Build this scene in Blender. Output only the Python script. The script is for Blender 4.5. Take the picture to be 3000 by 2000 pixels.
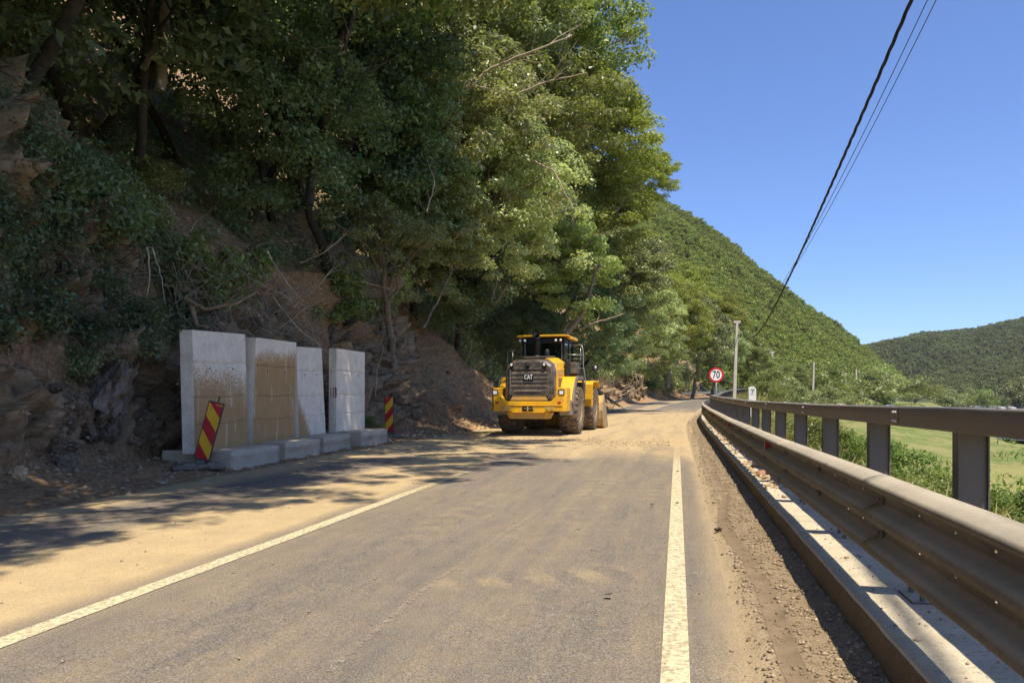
import bpy, math, random
import numpy as np
from mathutils import Vector, Matrix
R = math.radians
random.seed(7)
for o in list(bpy.data.objects):
    bpy.data.objects.remove(o)
SC = bpy.context.scene
COL = SC.collection
# ------------------------------------------------------------------ camera, sky, sun, exposure
EYE = 1.45
cam = bpy.data.cameras.new('camera')
cam_o = bpy.data.objects.new('camera', cam)
COL.objects.link(cam_o)
cam_o.location = (0, 0, EYE)
cam_o.rotation_euler = (R(90), 0, 0)
cam.sensor_width = 36.0
cam.lens = 26.4
cam.shift_y = 154 / 3000
cam.clip_start = 0.05
cam.clip_end = 8000
SC.camera = cam_o
SUN = Vector((0.178, -0.385, 1.0)).normalized()
world = bpy.data.worlds.new('World')
SC.world = world
world.use_nodes = True
wn = world.node_tree
wn.nodes.clear()
w_out = wn.nodes.new('ShaderNodeOutputWorld')
w_bg = wn.nodes.new('ShaderNodeBackground')
w_sky = wn.nodes.new('ShaderNodeTexSky')
w_sky.sky_type = 'NISHITA'
w_sky.sun_disc = False
w_sky.sun_elevation = math.asin(SUN.z)
w_sky.sun_rotation = math.atan2(SUN.x, SUN.y)
w_sky.altitude = 800
w_sky.air_density = 1.0
w_sky.dust_density = 0.8
w_sky.ozone_density = 9.0
w_bg.inputs['Strength'].default_value = 0.134
w_tint = wn.nodes.new('ShaderNodeMix'); w_tint.data_type = 'RGBA'; w_tint.blend_type = 'MULTIPLY'; w_tint.inputs[0].default_value = 1.0
w_tint.inputs[7].default_value = (.90, .905, 1.04, 1)
wn.links.new(w_sky.outputs[0], w_tint.inputs[6]); wn.links.new(w_tint.outputs[2], w_bg.inputs[0])
wn.links.new(w_bg.outputs[0], w_out.inputs[0])
sun = bpy.data.lights.new('sun', 'SUN')
sun.energy = 4.7
sun.angle = R(0.53)
sun.color = (1.0, 0.905, 0.735)
sun_o = bpy.data.objects.new('sun', sun)
COL.objects.link(sun_o)
sun_o.rotation_euler = SUN.to_track_quat('Z', 'Y').to_euler()
SC.view_settings.view_transform = 'Standard'
SC.view_settings.look = 'None'
SC.view_settings.exposure = 0.55
SC.view_settings.gamma = 1.0
SC.view_settings.use_curve_mapping = False
SC.render.engine = 'CYCLES'
SC.cycles.max_bounces = 6
SC.cycles.diffuse_bounces = 4
SC.cycles.transparent_max_bounces = 8

# ------------------------------------------------------------------ numeric helpers
def hash3(i, j, k, s=0):
    n = (i * 73856093) ^ (j * 19349663) ^ (k * 83492791) ^ (s * 2654435761 & 0x7fffffff)
    n = (n ^ (n >> 13)) * 1274126177 & 0x7fffffffffff
    n = (n ^ (n >> 16)) * 668265263 & 0x7fffffffffff
    return ((n ^ (n >> 15)) & 0xffffff) / 16777215.0
def vnoise(x, y, z=None, s=0):
    x = np.asarray(x, float); y = np.asarray(y, float)
    z = np.zeros_like(x) if z is None else np.asarray(z, float) + np.zeros_like(x)
    xi, yi, zi = np.floor(x).astype(np.int64), np.floor(y).astype(np.int64), np.floor(z).astype(np.int64)
    fx, fy, fz = x - xi, y - yi, z - zi
    fx, fy, fz = [f * f * (3 - 2 * f) for f in (fx, fy, fz)]
    r = 0
    for a in (0, 1):
        for b in (0, 1):
            for c in (0, 1):
                w = (fx if a else 1 - fx) * (fy if b else 1 - fy) * (fz if c else 1 - fz)
                r = r + w * hash3(xi + a, yi + b, zi + c, s)
    return r
def fbm(x, y, z=None, o=4, s=0):
    r, a, t = 0, 1.0, 0
    x = np.asarray(x, float); y = np.asarray(y, float)
    for i in range(o):
        r = r + a * vnoise(x, y, z, s + i * 17); t += a
        x, y = x * 2.03 + 3.1, y * 2.03 + 1.7
        if z is not None: z = np.asarray(z) * 2.03 + 5.3
        a *= 0.5
    return r / t
def facets(x, y, z, s=0):
    """angular broken-rock relief: every cell is one tilted plane"""
    p = np.stack([x, y, z], -1)
    base = np.floor(p).astype(np.int64)
    best = np.full(p.shape[:-1], 1e9); val = np.zeros(p.shape[:-1])
    for a in (-1, 0, 1):
        for b in (-1, 0, 1):
            for c in (-1, 0, 1):
                ci = base + (a, b, c)
                h = [hash3(ci[..., 0], ci[..., 1], ci[..., 2], s + q) for q in range(7)]
                sd = ci + np.stack(h[:3], -1)
                d = p - sd
                dist = (d ** 2).sum(-1)
                v = h[3] + (d[..., 0] * (h[4] - .5) + d[..., 1] * (h[5] - .5) + d[..., 2] * (h[6] - .5)) * 1.6
                m = dist < best
                best = np.where(m, dist, best); val = np.where(m, v, val)
    return val
def smooth(a, b, x):
    t = np.clip((np.asarray(x, float) - a) / (b - a), 0, 1)
    return t * t * (3 - 2 * t)

# ------------------------------------------------------------------ materials
MATS = {}
class NT:
    def __init__(s, name):
        s.m = bpy.data.materials.new(name); s.m.use_nodes = True
        s.t = s.m.node_tree; s.t.nodes.clear()
        s.out = s.t.nodes.new('ShaderNodeOutputMaterial')
        s.co = None
    def n(s, kind, **kw):
        nd = s.t.nodes.new(kind)
        for k, v in kw.items():
            if k.startswith('i_'):
                key = k[2:].replace('_', ' ')
                nd.inputs[key].default_value = v
            else: setattr(nd, k, v)
        return nd
    def l(s, a, b): s.t.links.new(a, b)
    def coord(s, scale=(1, 1, 1), kind='Object'):
        tc = s.n('ShaderNodeTexCoord'); mp = s.n('ShaderNodeMapping')
        mp.inputs['Scale'].default_value = scale
        s.l(tc.outputs[kind], mp.inputs['Vector']); return mp.outputs[0]
    def noise(s, scale, detail=4, rough=.6, vec=None, dist=0):
        nd = s.n('ShaderNodeTexNoise'); nd.inputs['Scale'].default_value = scale
        nd.inputs['Detail'].default_value = detail; nd.inputs['Roughness'].default_value = rough
        nd.inputs['Distortion'].default_value = dist
        if vec is None:
            if s.co is None: s.co = s.coord()
            vec = s.co
        s.l(vec, nd.inputs['Vector']); return nd.outputs[0]
    def ramp(s, fac, stops):
        nd = s.n('ShaderNodeValToRGB'); e = nd.color_ramp.elements
        while len(e) < len(stops): e.new(.5)
        for k, (p, c) in enumerate(stops):
            e[k].position = p
            e[k].color = (c, c, c, 1) if isinstance(c, (int, float)) else tuple(c[:3]) + (1,)
        s.l(fac, nd.inputs[0]); return nd.outputs[0]
    def mix(s, fac, a, b, mode='MIX'):
        nd = s.n('ShaderNodeMix', data_type='RGBA', blend_type=mode)
        for v, i in ((fac, 0), (a, 6), (b, 7)):
            if hasattr(v, 'is_linked') or hasattr(v, 'links'): s.l(v, nd.inputs[i])
            elif isinstance(v, (int, float)): nd.inputs[i].default_value = v if i == 0 else (v, v, v, 1)
            else: nd.inputs[i].default_value = tuple(v[:3]) + (1,)
        return nd.outputs[2]
    def math(s, op, a, b=0.0):
        nd = s.n('ShaderNodeMath', operation=op)
        for v, i in ((a, 0), (b, 1)):
            if hasattr(v, 'links'): s.l(v, nd.inputs[i])
            else: nd.inputs[i].default_value = v
        return nd.outputs[0]
    def attr(s, name):
        nd = s.n('ShaderNodeAttribute'); nd.attribute_name = name; return nd
    def bump(s, hgt, strength=.3, dist=.02, prev=None):
        nd = s.n('ShaderNodeBump'); nd.inputs['Strength'].default_value = strength
        nd.inputs['Distance'].default_value = dist; s.l(hgt, nd.inputs['Height'])
        if prev is not None: s.l(prev, nd.inputs['Normal'])
        return nd.outputs[0]
    def pbr(s, col, rough=.8, metal=0, bump=None, spec=.3):
        p = s.n('ShaderNodeBsdfPrincipled')
        if hasattr(col, 'links'): s.l(col, p.inputs['Base Color'])
        else: p.inputs['Base Color'].default_value = tuple(col[:3]) + (1,)
        if hasattr(rough, 'links'): s.l(rough, p.inputs['Roughness'])
        else: p.inputs['Roughness'].default_value = rough
        p.inputs['Metallic'].default_value = metal
        p.inputs['Specular IOR Level'].default_value = spec
        if bump is not None: s.l(bump, p.inputs['Normal'])
        s.l(p.outputs[0], s.out.inputs[0]); return p
def simple(name, col, rough=.7, metal=0, var=.25, scale=6, bump=.15, bscale=60, spec=.3, dirt=None, dirt_amt=.5):
    """a plain surface with blotchy wear and fine relief; optional dirt colour in its own patches"""
    t = NT(name)
    n1 = t.noise(scale, 5)
    a = tuple(c * (1 - var) for c in col); b = tuple(min(1, c * (1 + var)) for c in col)
    c = t.ramp(n1, [(.3, a), (.7, b)])
    if dirt:
        d = t.ramp(t.noise(scale * 1.7, 6, .7), [(.62 - dirt_amt * .3, 0.0), (.80 - dirt_amt * .2, 1.0)])
        c = t.mix(t.math('MULTIPLY', d, .85), c, dirt)
    t.pbr(c, rough, metal, t.bump(t.noise(bscale, 3), bump, .01), spec)
    MATS[name] = t.m
    return t.m

def leaf_mat(name, dark, mid, light, trans=.28, rough=.42, spec=.4):
    t = NT(name)
    g = t.n('ShaderNodeNewGeometry'); oi = t.n('ShaderNodeObjectInfo')
    c = t.ramp(g.outputs['Random Per Island'], [(0, dark), (.55, mid), (1, light)])
    big = t.noise(.45, 3, .6, t.coord(kind='Object'))
    c = t.mix(t.ramp(big, [(.35, 0.0), (.7, .55)]), c, light)
    hs = t.n('ShaderNodeHueSaturation')
    t.l(t.math('ADD', t.math('MULTIPLY', oi.outputs['Random'], .035), .483), hs.inputs['Hue'])
    t.l(t.math('ADD', t.math('MULTIPLY', oi.outputs['Random'], .5), .75), hs.inputs['Value'])
    t.l(c, hs.inputs['Color'])
    p = t.n('ShaderNodeBsdfPrincipled'); t.l(hs.outputs[0], p.inputs['Base Color'])
    p.inputs['Roughness'].default_value = rough; p.inputs['Specular IOR Level'].default_value = spec
    tr = t.n('ShaderNodeBsdfTranslucent')
    t.l(t.mix(1.0, hs.outputs[0], (1.5, 1.6, .7), 'MULTIPLY'), tr.inputs[0])
    ms = t.n('ShaderNodeMixShader'); ms.inputs[0].default_value = trans
    t.l(p.outputs[0], ms.inputs[1]); t.l(tr.outputs[0], ms.inputs[2]); t.l(ms.outputs[0], t.out.inputs[0])
    MATS[name] = t.m
    return t.m

# ------------------------------------------------------------------ object helpers
def link(o, parent=None):
    COL.objects.link(o)
    if parent is not None: o.parent = parent
    return o
def tag(o, label=None, cat=None, group=None, kind=None):
    if label: o['label'] = label
    if cat: o['category'] = cat
    if group: o['group'] = group
    if kind: o['kind'] = kind
    return o
def empty(name, loc=(0, 0, 0), rz=0, label=None, cat=None, group=None):
    o = bpy.data.objects.new(name, None); o.empty_display_size = .2
    o.location = loc; o.rotation_euler = (0, 0, rz); link(o)
    return tag(o, label, cat, group)
def npmesh(name, V, F, mat=None, smooth_=False, attrs=None):
    """V (n,3) array, F (m,k) array of equal polygons"""
    V = np.asarray(V, np.float32); F = np.asarray(F, np.int32)
    me = bpy.data.meshes.new(name)
    me.vertices.add(len(V)); me.vertices.foreach_set('co', V.ravel())
    k = F.shape[1]
    me.loops.add(F.size); me.loops.foreach_set('vertex_index', F.ravel())
    me.polygons.add(len(F))
    me.polygons.foreach_set('loop_start', np.arange(len(F), dtype=np.int32) * k)
    me.polygons.foreach_set('loop_total', np.full(len(F), k, np.int32))
    if smooth_: me.polygons.foreach_set('use_smooth', np.ones(len(F), bool))
    me.update(calc_edges=True)
    if attrs:
        for an, av in attrs.items():
            a = me.attributes.new(an, 'FLOAT', 'POINT'); a.data.foreach_set('value', np.asarray(av, np.float32).ravel())
    if mat: me.materials.append(mat)
    return me
def obj(name, me, parent=None, loc=None):
    o = bpy.data.objects.new(name, me); link(o, parent)
    if loc is not None: o.location = loc
    return o
def grid_faces(nu, nv):
    i = np.arange(nu - 1)[:, None] * nv + np.arange(nv - 1)[None, :]
    return np.stack([i, i + nv, i + nv + 1, i + 1], -1).reshape(-1, 4)

class MB:
    def __init__(s): s.v = []; s.f = []
    def add(s, vs, fs):
        b = len(s.v); s.v += [tuple(v) for v in vs]; s.f += [tuple(b + i for i in f) for f in fs]; return s
    def box(s, x0, x1, y0, y1, z0, z1, M=None):
        vs = [Vector((x, y, z)) for x in (x0, x1) for y in (y0, y1) for z in (z0, z1)]
        if M is not None: vs = [M @ v for v in vs]
        return s.add(vs, [(0, 1, 3, 2), (4, 6, 7, 5), (0, 4, 5, 1), (2, 3, 7, 6), (0, 2, 6, 4), (1, 5, 7, 3)])
    def hexa(s, a, b):   # two quads (4 corners each) joined
        return s.add(list(a) + list(b), [(0, 1, 2, 3), (7, 6, 5, 4), (0, 4, 5, 1), (1, 5, 6, 2), (2, 6, 7, 3), (3, 7, 4, 0)])
    def prism(s, poly, axis, a, b):   # polygon in the two other axes, extruded along axis
        def P(p, c):
            return {'x': (c, p[0], p[1]), 'y': (p[0], c, p[1]), 'z': (p[0], p[1], c)}[axis]
        n = len(poly)
        return s.add([P(p, a) for p in poly] + [P(p, b) for p in poly],
                     [tuple(range(n)), tuple(range(2 * n - 1, n - 1, -1))] + [(i, i + n, (i + 1) % n + n, (i + 1) % n) for i in range(n)])
    def tube(s, pts, r, n=6, cap=True):
        pts = [Vector(p) for p in pts]; m = len(pts)
        rr = r if isinstance(r, (list, tuple)) else [r] * m
        vs = []
        for i, p in enumerate(pts):
            d = (pts[min(i + 1, m - 1)] - pts[max(i - 1, 0)]).normalized()
            up = Vector((0, 0, 1)) if abs(d.z) < .93 else Vector((1, 0, 0))
            a = d.cross(up).normalized(); b = d.cross(a)
            vs += [p + (a * math.cos(2 * math.pi * k / n) + b * math.sin(2 * math.pi * k / n)) * rr[i] for k in range(n)]
        fs = [(i * n + k, i * n + (k + 1) % n, (i + 1) * n + (k + 1) % n, (i + 1) * n + k) for i in range(m - 1) for k in range(n)]
        if cap: fs += [tuple(range(n)), tuple(range(m * n - 1, (m - 1) * n - 1, -1))]
        return s.add(vs, fs)
    def lathe(s, prof, n=24, axis='x', c=(0, 0, 0)):   # prof: (along, radius)
        vs = []
        for a, r in prof:
            for k in range(n):
                t = 2 * math.pi * k / n; p, q = r * math.cos(t), r * math.sin(t)
                v = {'x': (a, p, q), 'y': (p, a, q), 'z': (p, q, a)}[axis]
                vs.append((v[0] + c[0], v[1] + c[1], v[2] + c[2]))
        m = len(prof)
        fs = [(i * n + k, i * n + (k + 1) % n, (i + 1) * n + (k + 1) % n, (i + 1) * n + k) for i in range(m - 1) for k in range(n)]
        fs += [tuple(range(n)), tuple(range(m * n - 1, (m - 1) * n - 1, -1))]
        return s.add(vs, fs)
    def mesh(s, name, mat, smooth_=False, fix=True):
        me = bpy.data.meshes.new(name); me.from_pydata(s.v, [], s.f)
        if fix:
            import bmesh
            bm = bmesh.new(); bm.from_mesh(me); bmesh.ops.recalc_face_normals(bm, faces=bm.faces); bm.to_mesh(me); bm.free()
        if mat: me.materials.append(mat)
        if smooth_:
            me.polygons.foreach_set('use_smooth', [True] * len(me.polygons))
        return me
    def build(s, name, mat, parent=None, bevel=0, smooth_=False, label=None):
        o = obj(name, s.mesh(name, mat, smooth_), parent)
        if bevel:
            b = o.modifiers.new('bevel', 'BEVEL'); b.width = bevel; b.segments = 2; b.limit_method = 'ANGLE'; b.angle_limit = R(35)
        if label: o['label'] = label
        return o
def text_mesh(s, size, ext, mat, name, bold=0.0):
    cu = bpy.data.curves.new(name, 'FONT'); cu.body = s; cu.size = size; cu.extrude = ext
    cu.align_x = 'CENTER'; cu.align_y = 'CENTER'; cu.offset = bold; cu.resolution_u = 3
    o = bpy.data.objects.new(name, cu); COL.objects.link(o)
    dg = bpy.context.evaluated_depsgraph_get(); dg.update()
    me = bpy.data.meshes.new_from_object(o.evaluated_get(dg)); me.name = name
    bpy.data.objects.remove(o); me.materials.clear(); me.materials.append(mat)
    return me
def at(u, v, Y):   # real place of a sighted point at distance Y
    return Vector(((u - 1500) * Y / 2200, Y, EYE - (v - 1154) * Y / 2200))

# ------------------------------------------------------------------ the road's course (its right edge line)
CY = np.array([-30, -10, 0, 10, 20, 30, 38, 50, 62, 75, 98, 115, 135, 155, 180, 210, 240.])
CX = np.array([-6.6, -2.21, -.01, 2.19, 4.39, 6.59, 8.45, 11.65, 15.3, 19.6, 29.0, 37.5, 48.5, 60, 75.5, 94, 113.])
ZY = np.array([-30, 45, 55, 62, 70, 85, 100, 130, 180, 240]); ZZ = np.array([0, 0, .02, .07, .26, .6, .85, 1.2, 1.4, 1.4])
_m = np.gradient(CX, CY)
def pathx(Y):
    Y = np.asarray(Y, float); i = np.clip(np.searchsorted(CY, Y) - 1, 0, len(CY) - 2)
    h = CY[i + 1] - CY[i]; t = (Y - CY[i]) / h
    return ((2 * t**3 - 3 * t**2 + 1) * CX[i] + (t**3 - 2 * t**2 + t) * h * _m[i] + (-2 * t**3 + 3 * t**2) * CX[i + 1] + (t**3 - t**2) * h * _m[i + 1])
def slope(Y): return (pathx(np.asarray(Y, float) + .5) - pathx(np.asarray(Y, float) - .5))
def road_z(Y): return np.interp(Y, ZY, ZZ)
def off(Y, lat):
    Y = np.asarray(Y, float); k = slope(Y); n = np.sqrt(1 + k * k)
    return pathx(Y) + lat / n, Y - lat * k / n
def P3(Y, lat, z=0.0):
    x, y = off(Y, lat); return Vector((float(x), float(y), float(road_z(Y) + z)))
def lateral(x, y):
    x = np.asarray(x, float); y = np.asarray(y, float)
    return (x - pathx(y)) / np.sqrt(1 + slope(y) ** 2)
def stations(y0, y1, step0=.1, grow=.006):
    out = [y0]
    while out[-1] < y1: out.append(out[-1] + max(step0, (out[-1]) * grow))
    return np.array(out)
def strip(name, Ys, lats, zf, mat, kind='structure', attrs=None, smooth_=True, parent=None):
    Y, L = np.meshgrid(Ys, lats, indexing='ij')
    X, YY = off(Y, L)
    Z = road_z(Y) + (zf(X, YY, L) if callable(zf) else zf)
    V = np.stack([X, YY, Z], -1).reshape(-1, 3)
    at_ = {k: f(X, YY, L) for k, f in (attrs or {}).items()}
    o = obj(name, npmesh(name, V, grid_faces(len(Ys), len(lats))[:, ::-1], mat, smooth_, at_), parent)
    if kind: o['kind'] = kind
    return o
# ------------------------------------------------------------------ materials of the place
SAND = (.47, .33, .165)
def road_material():
    t = NT('asphalt'); v = t.coord(); cx = t.n('ShaderNodeCombineXYZ'); t.l(t.math('MULTIPLY', t.attr('lat').outputs['Fac'], 1.0), cx.inputs[0]); t.l(t.math('MULTIPLY', t.attr('run').outputs['Fac'], .10), cx.inputs[1])
    gr = t.noise(95, 3, .75, v); g2 = t.noise(9, 5, .65, v); fine = t.noise(45, 4, .7, v)
    asp = t.ramp(gr, [(.33, (.038, .035, .032)), (.50, (.130, .117, .104)), (.68, (.36, .325, .28))])
    asp = t.mix(t.ramp(g2, [(.3, 0.0), (.75, .55)]), asp, (.15, .115, .078))
    d = t.attr('dust').outputs['Fac']
    dn = t.math('ADD', d, t.math('MULTIPLY', t.math('SUBTRACT', t.noise(6, 6, .72, cx.outputs[0]), .5), .55))
    dn = t.math('ADD', dn, t.math('MULTIPLY', t.math('SUBTRACT', t.noise(3.2, 6, .75, v), .5), .35))
    dn = t.math('ADD', dn, t.math('MULTIPLY', t.math('SUBTRACT', fine, .5), .5))
    mask = t.ramp(dn, [(.10, 0.0), (.95, .93)])
    sand = t.mix(t.ramp(t.noise(2.2, 5, .6, v), [(.3, 0.0), (.7, 1.0)]), (.57, .425, .22), (.46, .34, .19))
    sand = t.mix(t.ramp(gr, [(.34, .75), (.50, 0.0)]), sand, (.27, .195, .105))
    sand = t.mix(t.ramp(fine, [(.36, .5), (.5, 0.0)]), sand, (.31, .225, .125))
    c = t.mix(mask, asp, sand)
    b = t.bump(gr, .5, .006); b = t.bump(fine, .25, .01, b)
    t.pbr(c, .9, 0, b, .25); MATS['asphalt'] = t.m
def line_material():
    t = NT('line_paint'); v = t.coord()
    n = t.noise(26, 6, .75, v); n2 = t.noise(4, 4, .6, v); gr = t.noise(120, 2, .6, v)
    base = t.mix(t.ramp(n2, [(.3, 0.0), (.75, .5)]), (.64, .56, .36), (.56, .44, .24))
    wear = t.ramp(t.math('ADD', n, t.math('MULTIPLY', t.attr('dust').outputs['Fac'], .28)), [(.50, 0.0), (.66, .85)])
    worn = t.mix(t.attr('dust').outputs['Fac'], (.20, .165, .12), (.44, .315, .15))
    c = t.mix(wear, base, worn)
    cover = t.ramp(t.attr('dust').outputs['Fac'], [(.72, 0.0), (.95, 1.0)])
    c = t.mix(cover, c, (.45, .32, .155))
    t.pbr(c, .75, 0, t.bump(gr, .4, .004), .3); MATS['line_paint'] = t.m
def dirt_material(name, a, b, stone, bump_=.8, grain=55):
    t = NT(name); v = t.coord()
    n = t.noise(1.8, 6, .65, v); f = t.noise(grain, 4, .75, v); m = t.noise(grain * .28, 4, .7, v)
    c = t.mix(t.ramp(n, [(.3, 0.0), (.7, 1.0)]), a, b)
    c = t.mix(t.ramp(f, [(.5, 0.0), (.72, .75)]), c, stone)
    c = t.mix(t.ramp(m, [(.25, .6), (.45, 0.0)]), c, tuple(x * .45 for x in a))
    if name == 'shoulder_dirt': c = t.mix(t.ramp(t.math('ADD', t.attr('edge').outputs['Fac'], t.math('MULTIPLY', t.math('SUBTRACT', t.noise(6, 6, .75, v), .5), .9)), [(.35, 0.0), (.65, .9)]), c, t.mix(f, (.35, .265, .16), (.46, .355, .22)))
    t.pbr(c, .95, 0, t.bump(m, bump_ * .6, .04, t.bump(f, bump_, .012)), .15); MATS[name] = t.m
def concrete(name, col, mudcol=None, lines=0):
    t = NT(name); v = t.coord()
    n = t.noise(3.5, 6, .65, v); f = t.noise(38, 5, .75, v); sp = t.noise(17, 3, .6, v)
    c = t.ramp(n, [(.25, tuple(x * .78 for x in col)), (.5, col), (.75, tuple(min(1, x * 1.15) for x in col))])
    c = t.mix(t.ramp(f, [(.34, .8), (.47, 0.0)]), c, tuple(x * .45 for x in col))
    if mudcol:
        m = t.math('ADD', t.attr('mud').outputs['Fac'], t.math('MULTIPLY', t.math('SUBTRACT', t.noise(24, 5, .8, v), .5), 1.5))
        c = t.mix(t.ramp(m, [(.42, 0.0), (.58, .95)]), c, t.mix(n, mudcol, tuple(x * 1.45 for x in mudcol)))
        st = t.noise(9, 3, .6, t.coord((1, 1, .12)))
        c = t.mix(t.math('MULTIPLY', t.ramp(st, [(.58, 0.0), (.66, .35)]), t.attr('mud').outputs['Fac']), c, tuple(min(1, x * 1.15) for x in col))
    t.pbr(c, .9, 0, t.bump(sp, .2, .02, t.bump(f, .5, .008)), .2); MATS[name] = t.m
def cracks(t, v, scale):
    w = t.n('ShaderNodeVectorMath', operation='ADD'); nz = t.n('ShaderNodeTexNoise'); nz.inputs['Scale'].default_value = scale * .8; nz.inputs['Detail'].default_value = 4
    t.l(v, nz.inputs['Vector']); sc = t.n('ShaderNodeVectorMath', operation='SCALE'); sc.inputs['Scale'].default_value = .35; t.l(nz.outputs[1], sc.inputs[0]); t.l(v, w.inputs[0]); t.l(sc.outputs[0], w.inputs[1])
    vo = t.n('ShaderNodeTexVoronoi', feature='DISTANCE_TO_EDGE'); vo.inputs['Scale'].default_value = scale; t.l(w.outputs[0], vo.inputs['Vector']); return vo.outputs['Distance']
def cliff_material():
    t = NT('cliff'); v = t.coord()
    r = t.attr('rocky').outputs['Fac']
    n = t.noise(1.3, 7, .68, v); f = t.noise(11, 7, .75, v); s = t.noise(4, 7, .75, t.coord((1, 1, 2.2)), .15); ck = t.math('ADD', cracks(t, t.coord((.8, .8, 2.4)), 1.5), t.math('MULTIPLY', t.ramp(n, [(.45, 0.0), (.6, 1.0)]), .2))
    rock = t.ramp(s, [(.28, (.13, .10, .068)), (.5, (.38, .28, .18)), (.72, (.60, .45, .28))])
    rock = t.mix(t.ramp(n, [(.42, 0.0), (.68, .8)]), rock, (.27, .165, .08))
    rock = t.mix(t.ramp(ck, [(.0, .75), (.045, 0.0)]), rock, (.04, .03, .02))
    soil = t.ramp(f, [(.28, (.11, .067, .034)), (.52, (.36, .225, .12)), (.75, (.62, .44, .26))])
    rm = t.ramp(t.math('ADD', r, t.math('MULTIPLY', t.math('SUBTRACT', f, .5), .8)), [(.4, 0.0), (.6, 1.0)])
    c = t.mix(rm, soil, rock)
    g = t.ramp(t.noise(2.6, 6, .75, v), [(.55, 0.0), (.68, .7)])
    c = t.mix(t.math('MULTIPLY', g, t.attr('green').outputs['Fac']), c, (.05, .062, .02))
    t.pbr(c, .95, 0, t.bump(f, .9, .06, t.bump(s, .6, .10, t.bump(t.ramp(ck, [(0, 0.0), (.12, 1.0)]), .6, .08))), .15); MATS['cliff'] = t.m
def meadow_material():
    t = NT('meadow'); v = t.coord()
    n = t.noise(.09, 7, .7, t.coord((1, .45, 1))); f = t.noise(.9, 6, .75, v); q = t.noise(.5, 6, .65, t.coord((.25, 1, 1)))
    c = t.mix(t.ramp(f, [(.3, 0.0), (.7, 1.0)]), (.10, .155, .034), (.185, .24, .065))
    c = t.mix(t.ramp(n, [(.42, 0.0), (.52, .8)]), c, (.29, .26, .10))
    c = t.mix(t.ramp(q, [(.60, 0.0), (.72, .6)]), c, (.32, .29, .17))
    t.pbr(c, .95, 0, t.bump(f, .6, .3), .1); MATS['meadow'] = t.m
def metal_material(name, col, dust, rough=.45, metal=.55, amt=.5):
    t = NT(name); v = t.coord()
    n = t.noise(2.2, 6, .65, v); f = t.noise(34, 5, .7, v)
    c = t.ramp(n, [(.3, tuple(x * .85 for x in col)), (.7, tuple(x * 1.12 for x in col))])
    up = t.n('ShaderNodeNewGeometry'); sx = t.n('ShaderNodeSeparateXYZ'); t.l(up.outputs['Normal'], sx.inputs[0])
    k = t.math('ADD', t.math('MULTIPLY', t.ramp(sx.outputs[2], [(.25, 0.0), (.8, 1.0)]), .6), t.math('MULTIPLY', n, .5))
    k = t.math('MULTIPLY', t.ramp(t.math('ADD', k, t.math('MULTIPLY', t.math('SUBTRACT', f, .5), .35)), [(.2, 0.0), (.9, 1.0)]), amt)
    c = t.mix(k, c, dust)
    t.pbr(c, t.ramp(n, [(.3, rough), (.7, min(1, rough + .2))]), metal, t.bump(f, .06, .004), .4); MATS[name] = t.m
def water_material():
    t = NT('water'); p = t.pbr((.11, .115, .09), .25, 0, t.bump(t.noise(1.5, 4, .6, t.coord()), .25, .05), .5); MATS['water'] = t.m

road_material(); line_material(); cliff_material(); meadow_material(); water_material()
dirt_material('shoulder_dirt', (.20, .145, .088), (.30, .225, .14), (.46, .37, .26))
dirt_material('bank_dirt', (.24, .165, .085), (.17, .15, .06), (.42, .34, .22), .8, 22)
def bank_mat():
    t = NT('bank'); v = t.coord(); f = t.noise(1.4, 6, .75, v); n = t.noise(.5, 6, .7, v); s_ = t.noise(22, 4, .75, v)
    dirt = t.mix(t.ramp(s_, [(.45, 0.0), (.7, .8)]), t.mix(n, (.27, .185, .095), (.20, .15, .07)), (.44, .36, .23))
    gr = t.mix(t.ramp(f, [(.3, 0.0), (.7, 1.0)]), (.075, .115, .028), (.19, .225, .065))
    gr = t.mix(t.ramp(t.noise(.22, 7, .72, v), [(.42, 0.0), (.56, .75)]), gr, (.27, .24, .10))
    m = t.ramp(t.math('ADD', t.attr('grassy').outputs['Fac'], t.math('SUBTRACT', n, .5)), [(.42, 0.0), (.58, 1.0)])
    t.pbr(t.mix(m, dirt, gr), .95, 0, t.bump(f, .6, .2, t.bump(s_, .5, .02)), .1); MATS['bank'] = t.m
bank_mat()
dirt_material('verge_dirt', (.11, .07, .04), (.17, .115, .065), (.34, .28, .21))
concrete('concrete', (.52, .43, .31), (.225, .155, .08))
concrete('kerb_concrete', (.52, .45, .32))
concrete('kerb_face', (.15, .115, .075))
metal_material('rail_steel', (.115, .098, .078), (.44, .38, .28), .6, .12, 1.0)
metal_material('post_steel', (.17, .145, .12), (.30, .24, .18), .5, .3, .35)
metal_material('bolt_steel', (.62, .58, .52), (.6, .5, .4), .35, .7, .2)
leaf_mat('leaf_bluegreen', (.085, .11, .044), (.20, .235, .10), (.42, .44, .22), .38, .38, .5)
leaf_mat('leaf_olive', (.075, .105, .030), (.18, .22, .065), (.35, .38, .14), .40, .38, .5)
leaf_mat('leaf_pale', (.13, .16, .06), (.30, .34, .15), (.56, .57, .31), .36, .36, .6)
leaf_mat('leaf_bright', (.10, .14, .024), (.23, .27, .05), (.38, .40, .11), .42, .45, .35)
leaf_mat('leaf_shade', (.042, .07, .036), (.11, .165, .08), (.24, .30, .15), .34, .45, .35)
leaf_mat('leaf_far', (.075, .105, .022), (.165, .205, .042), (.29, .32, .08), .22, .6, .2)
leaf_mat('leaf_farther', (.060, .075, .030), (.125, .145, .055), (.22, .23, .09), .18, .65, .15)
leaf_mat('grass_dry', (.10, .10, .03), (.20, .19, .07), (.33, .30, .13), .3, .6, .2)
leaf_mat('grass_green', (.06, .09, .02), (.12, .17, .04), (.22, .27, .08), .3, .6, .2)
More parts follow.
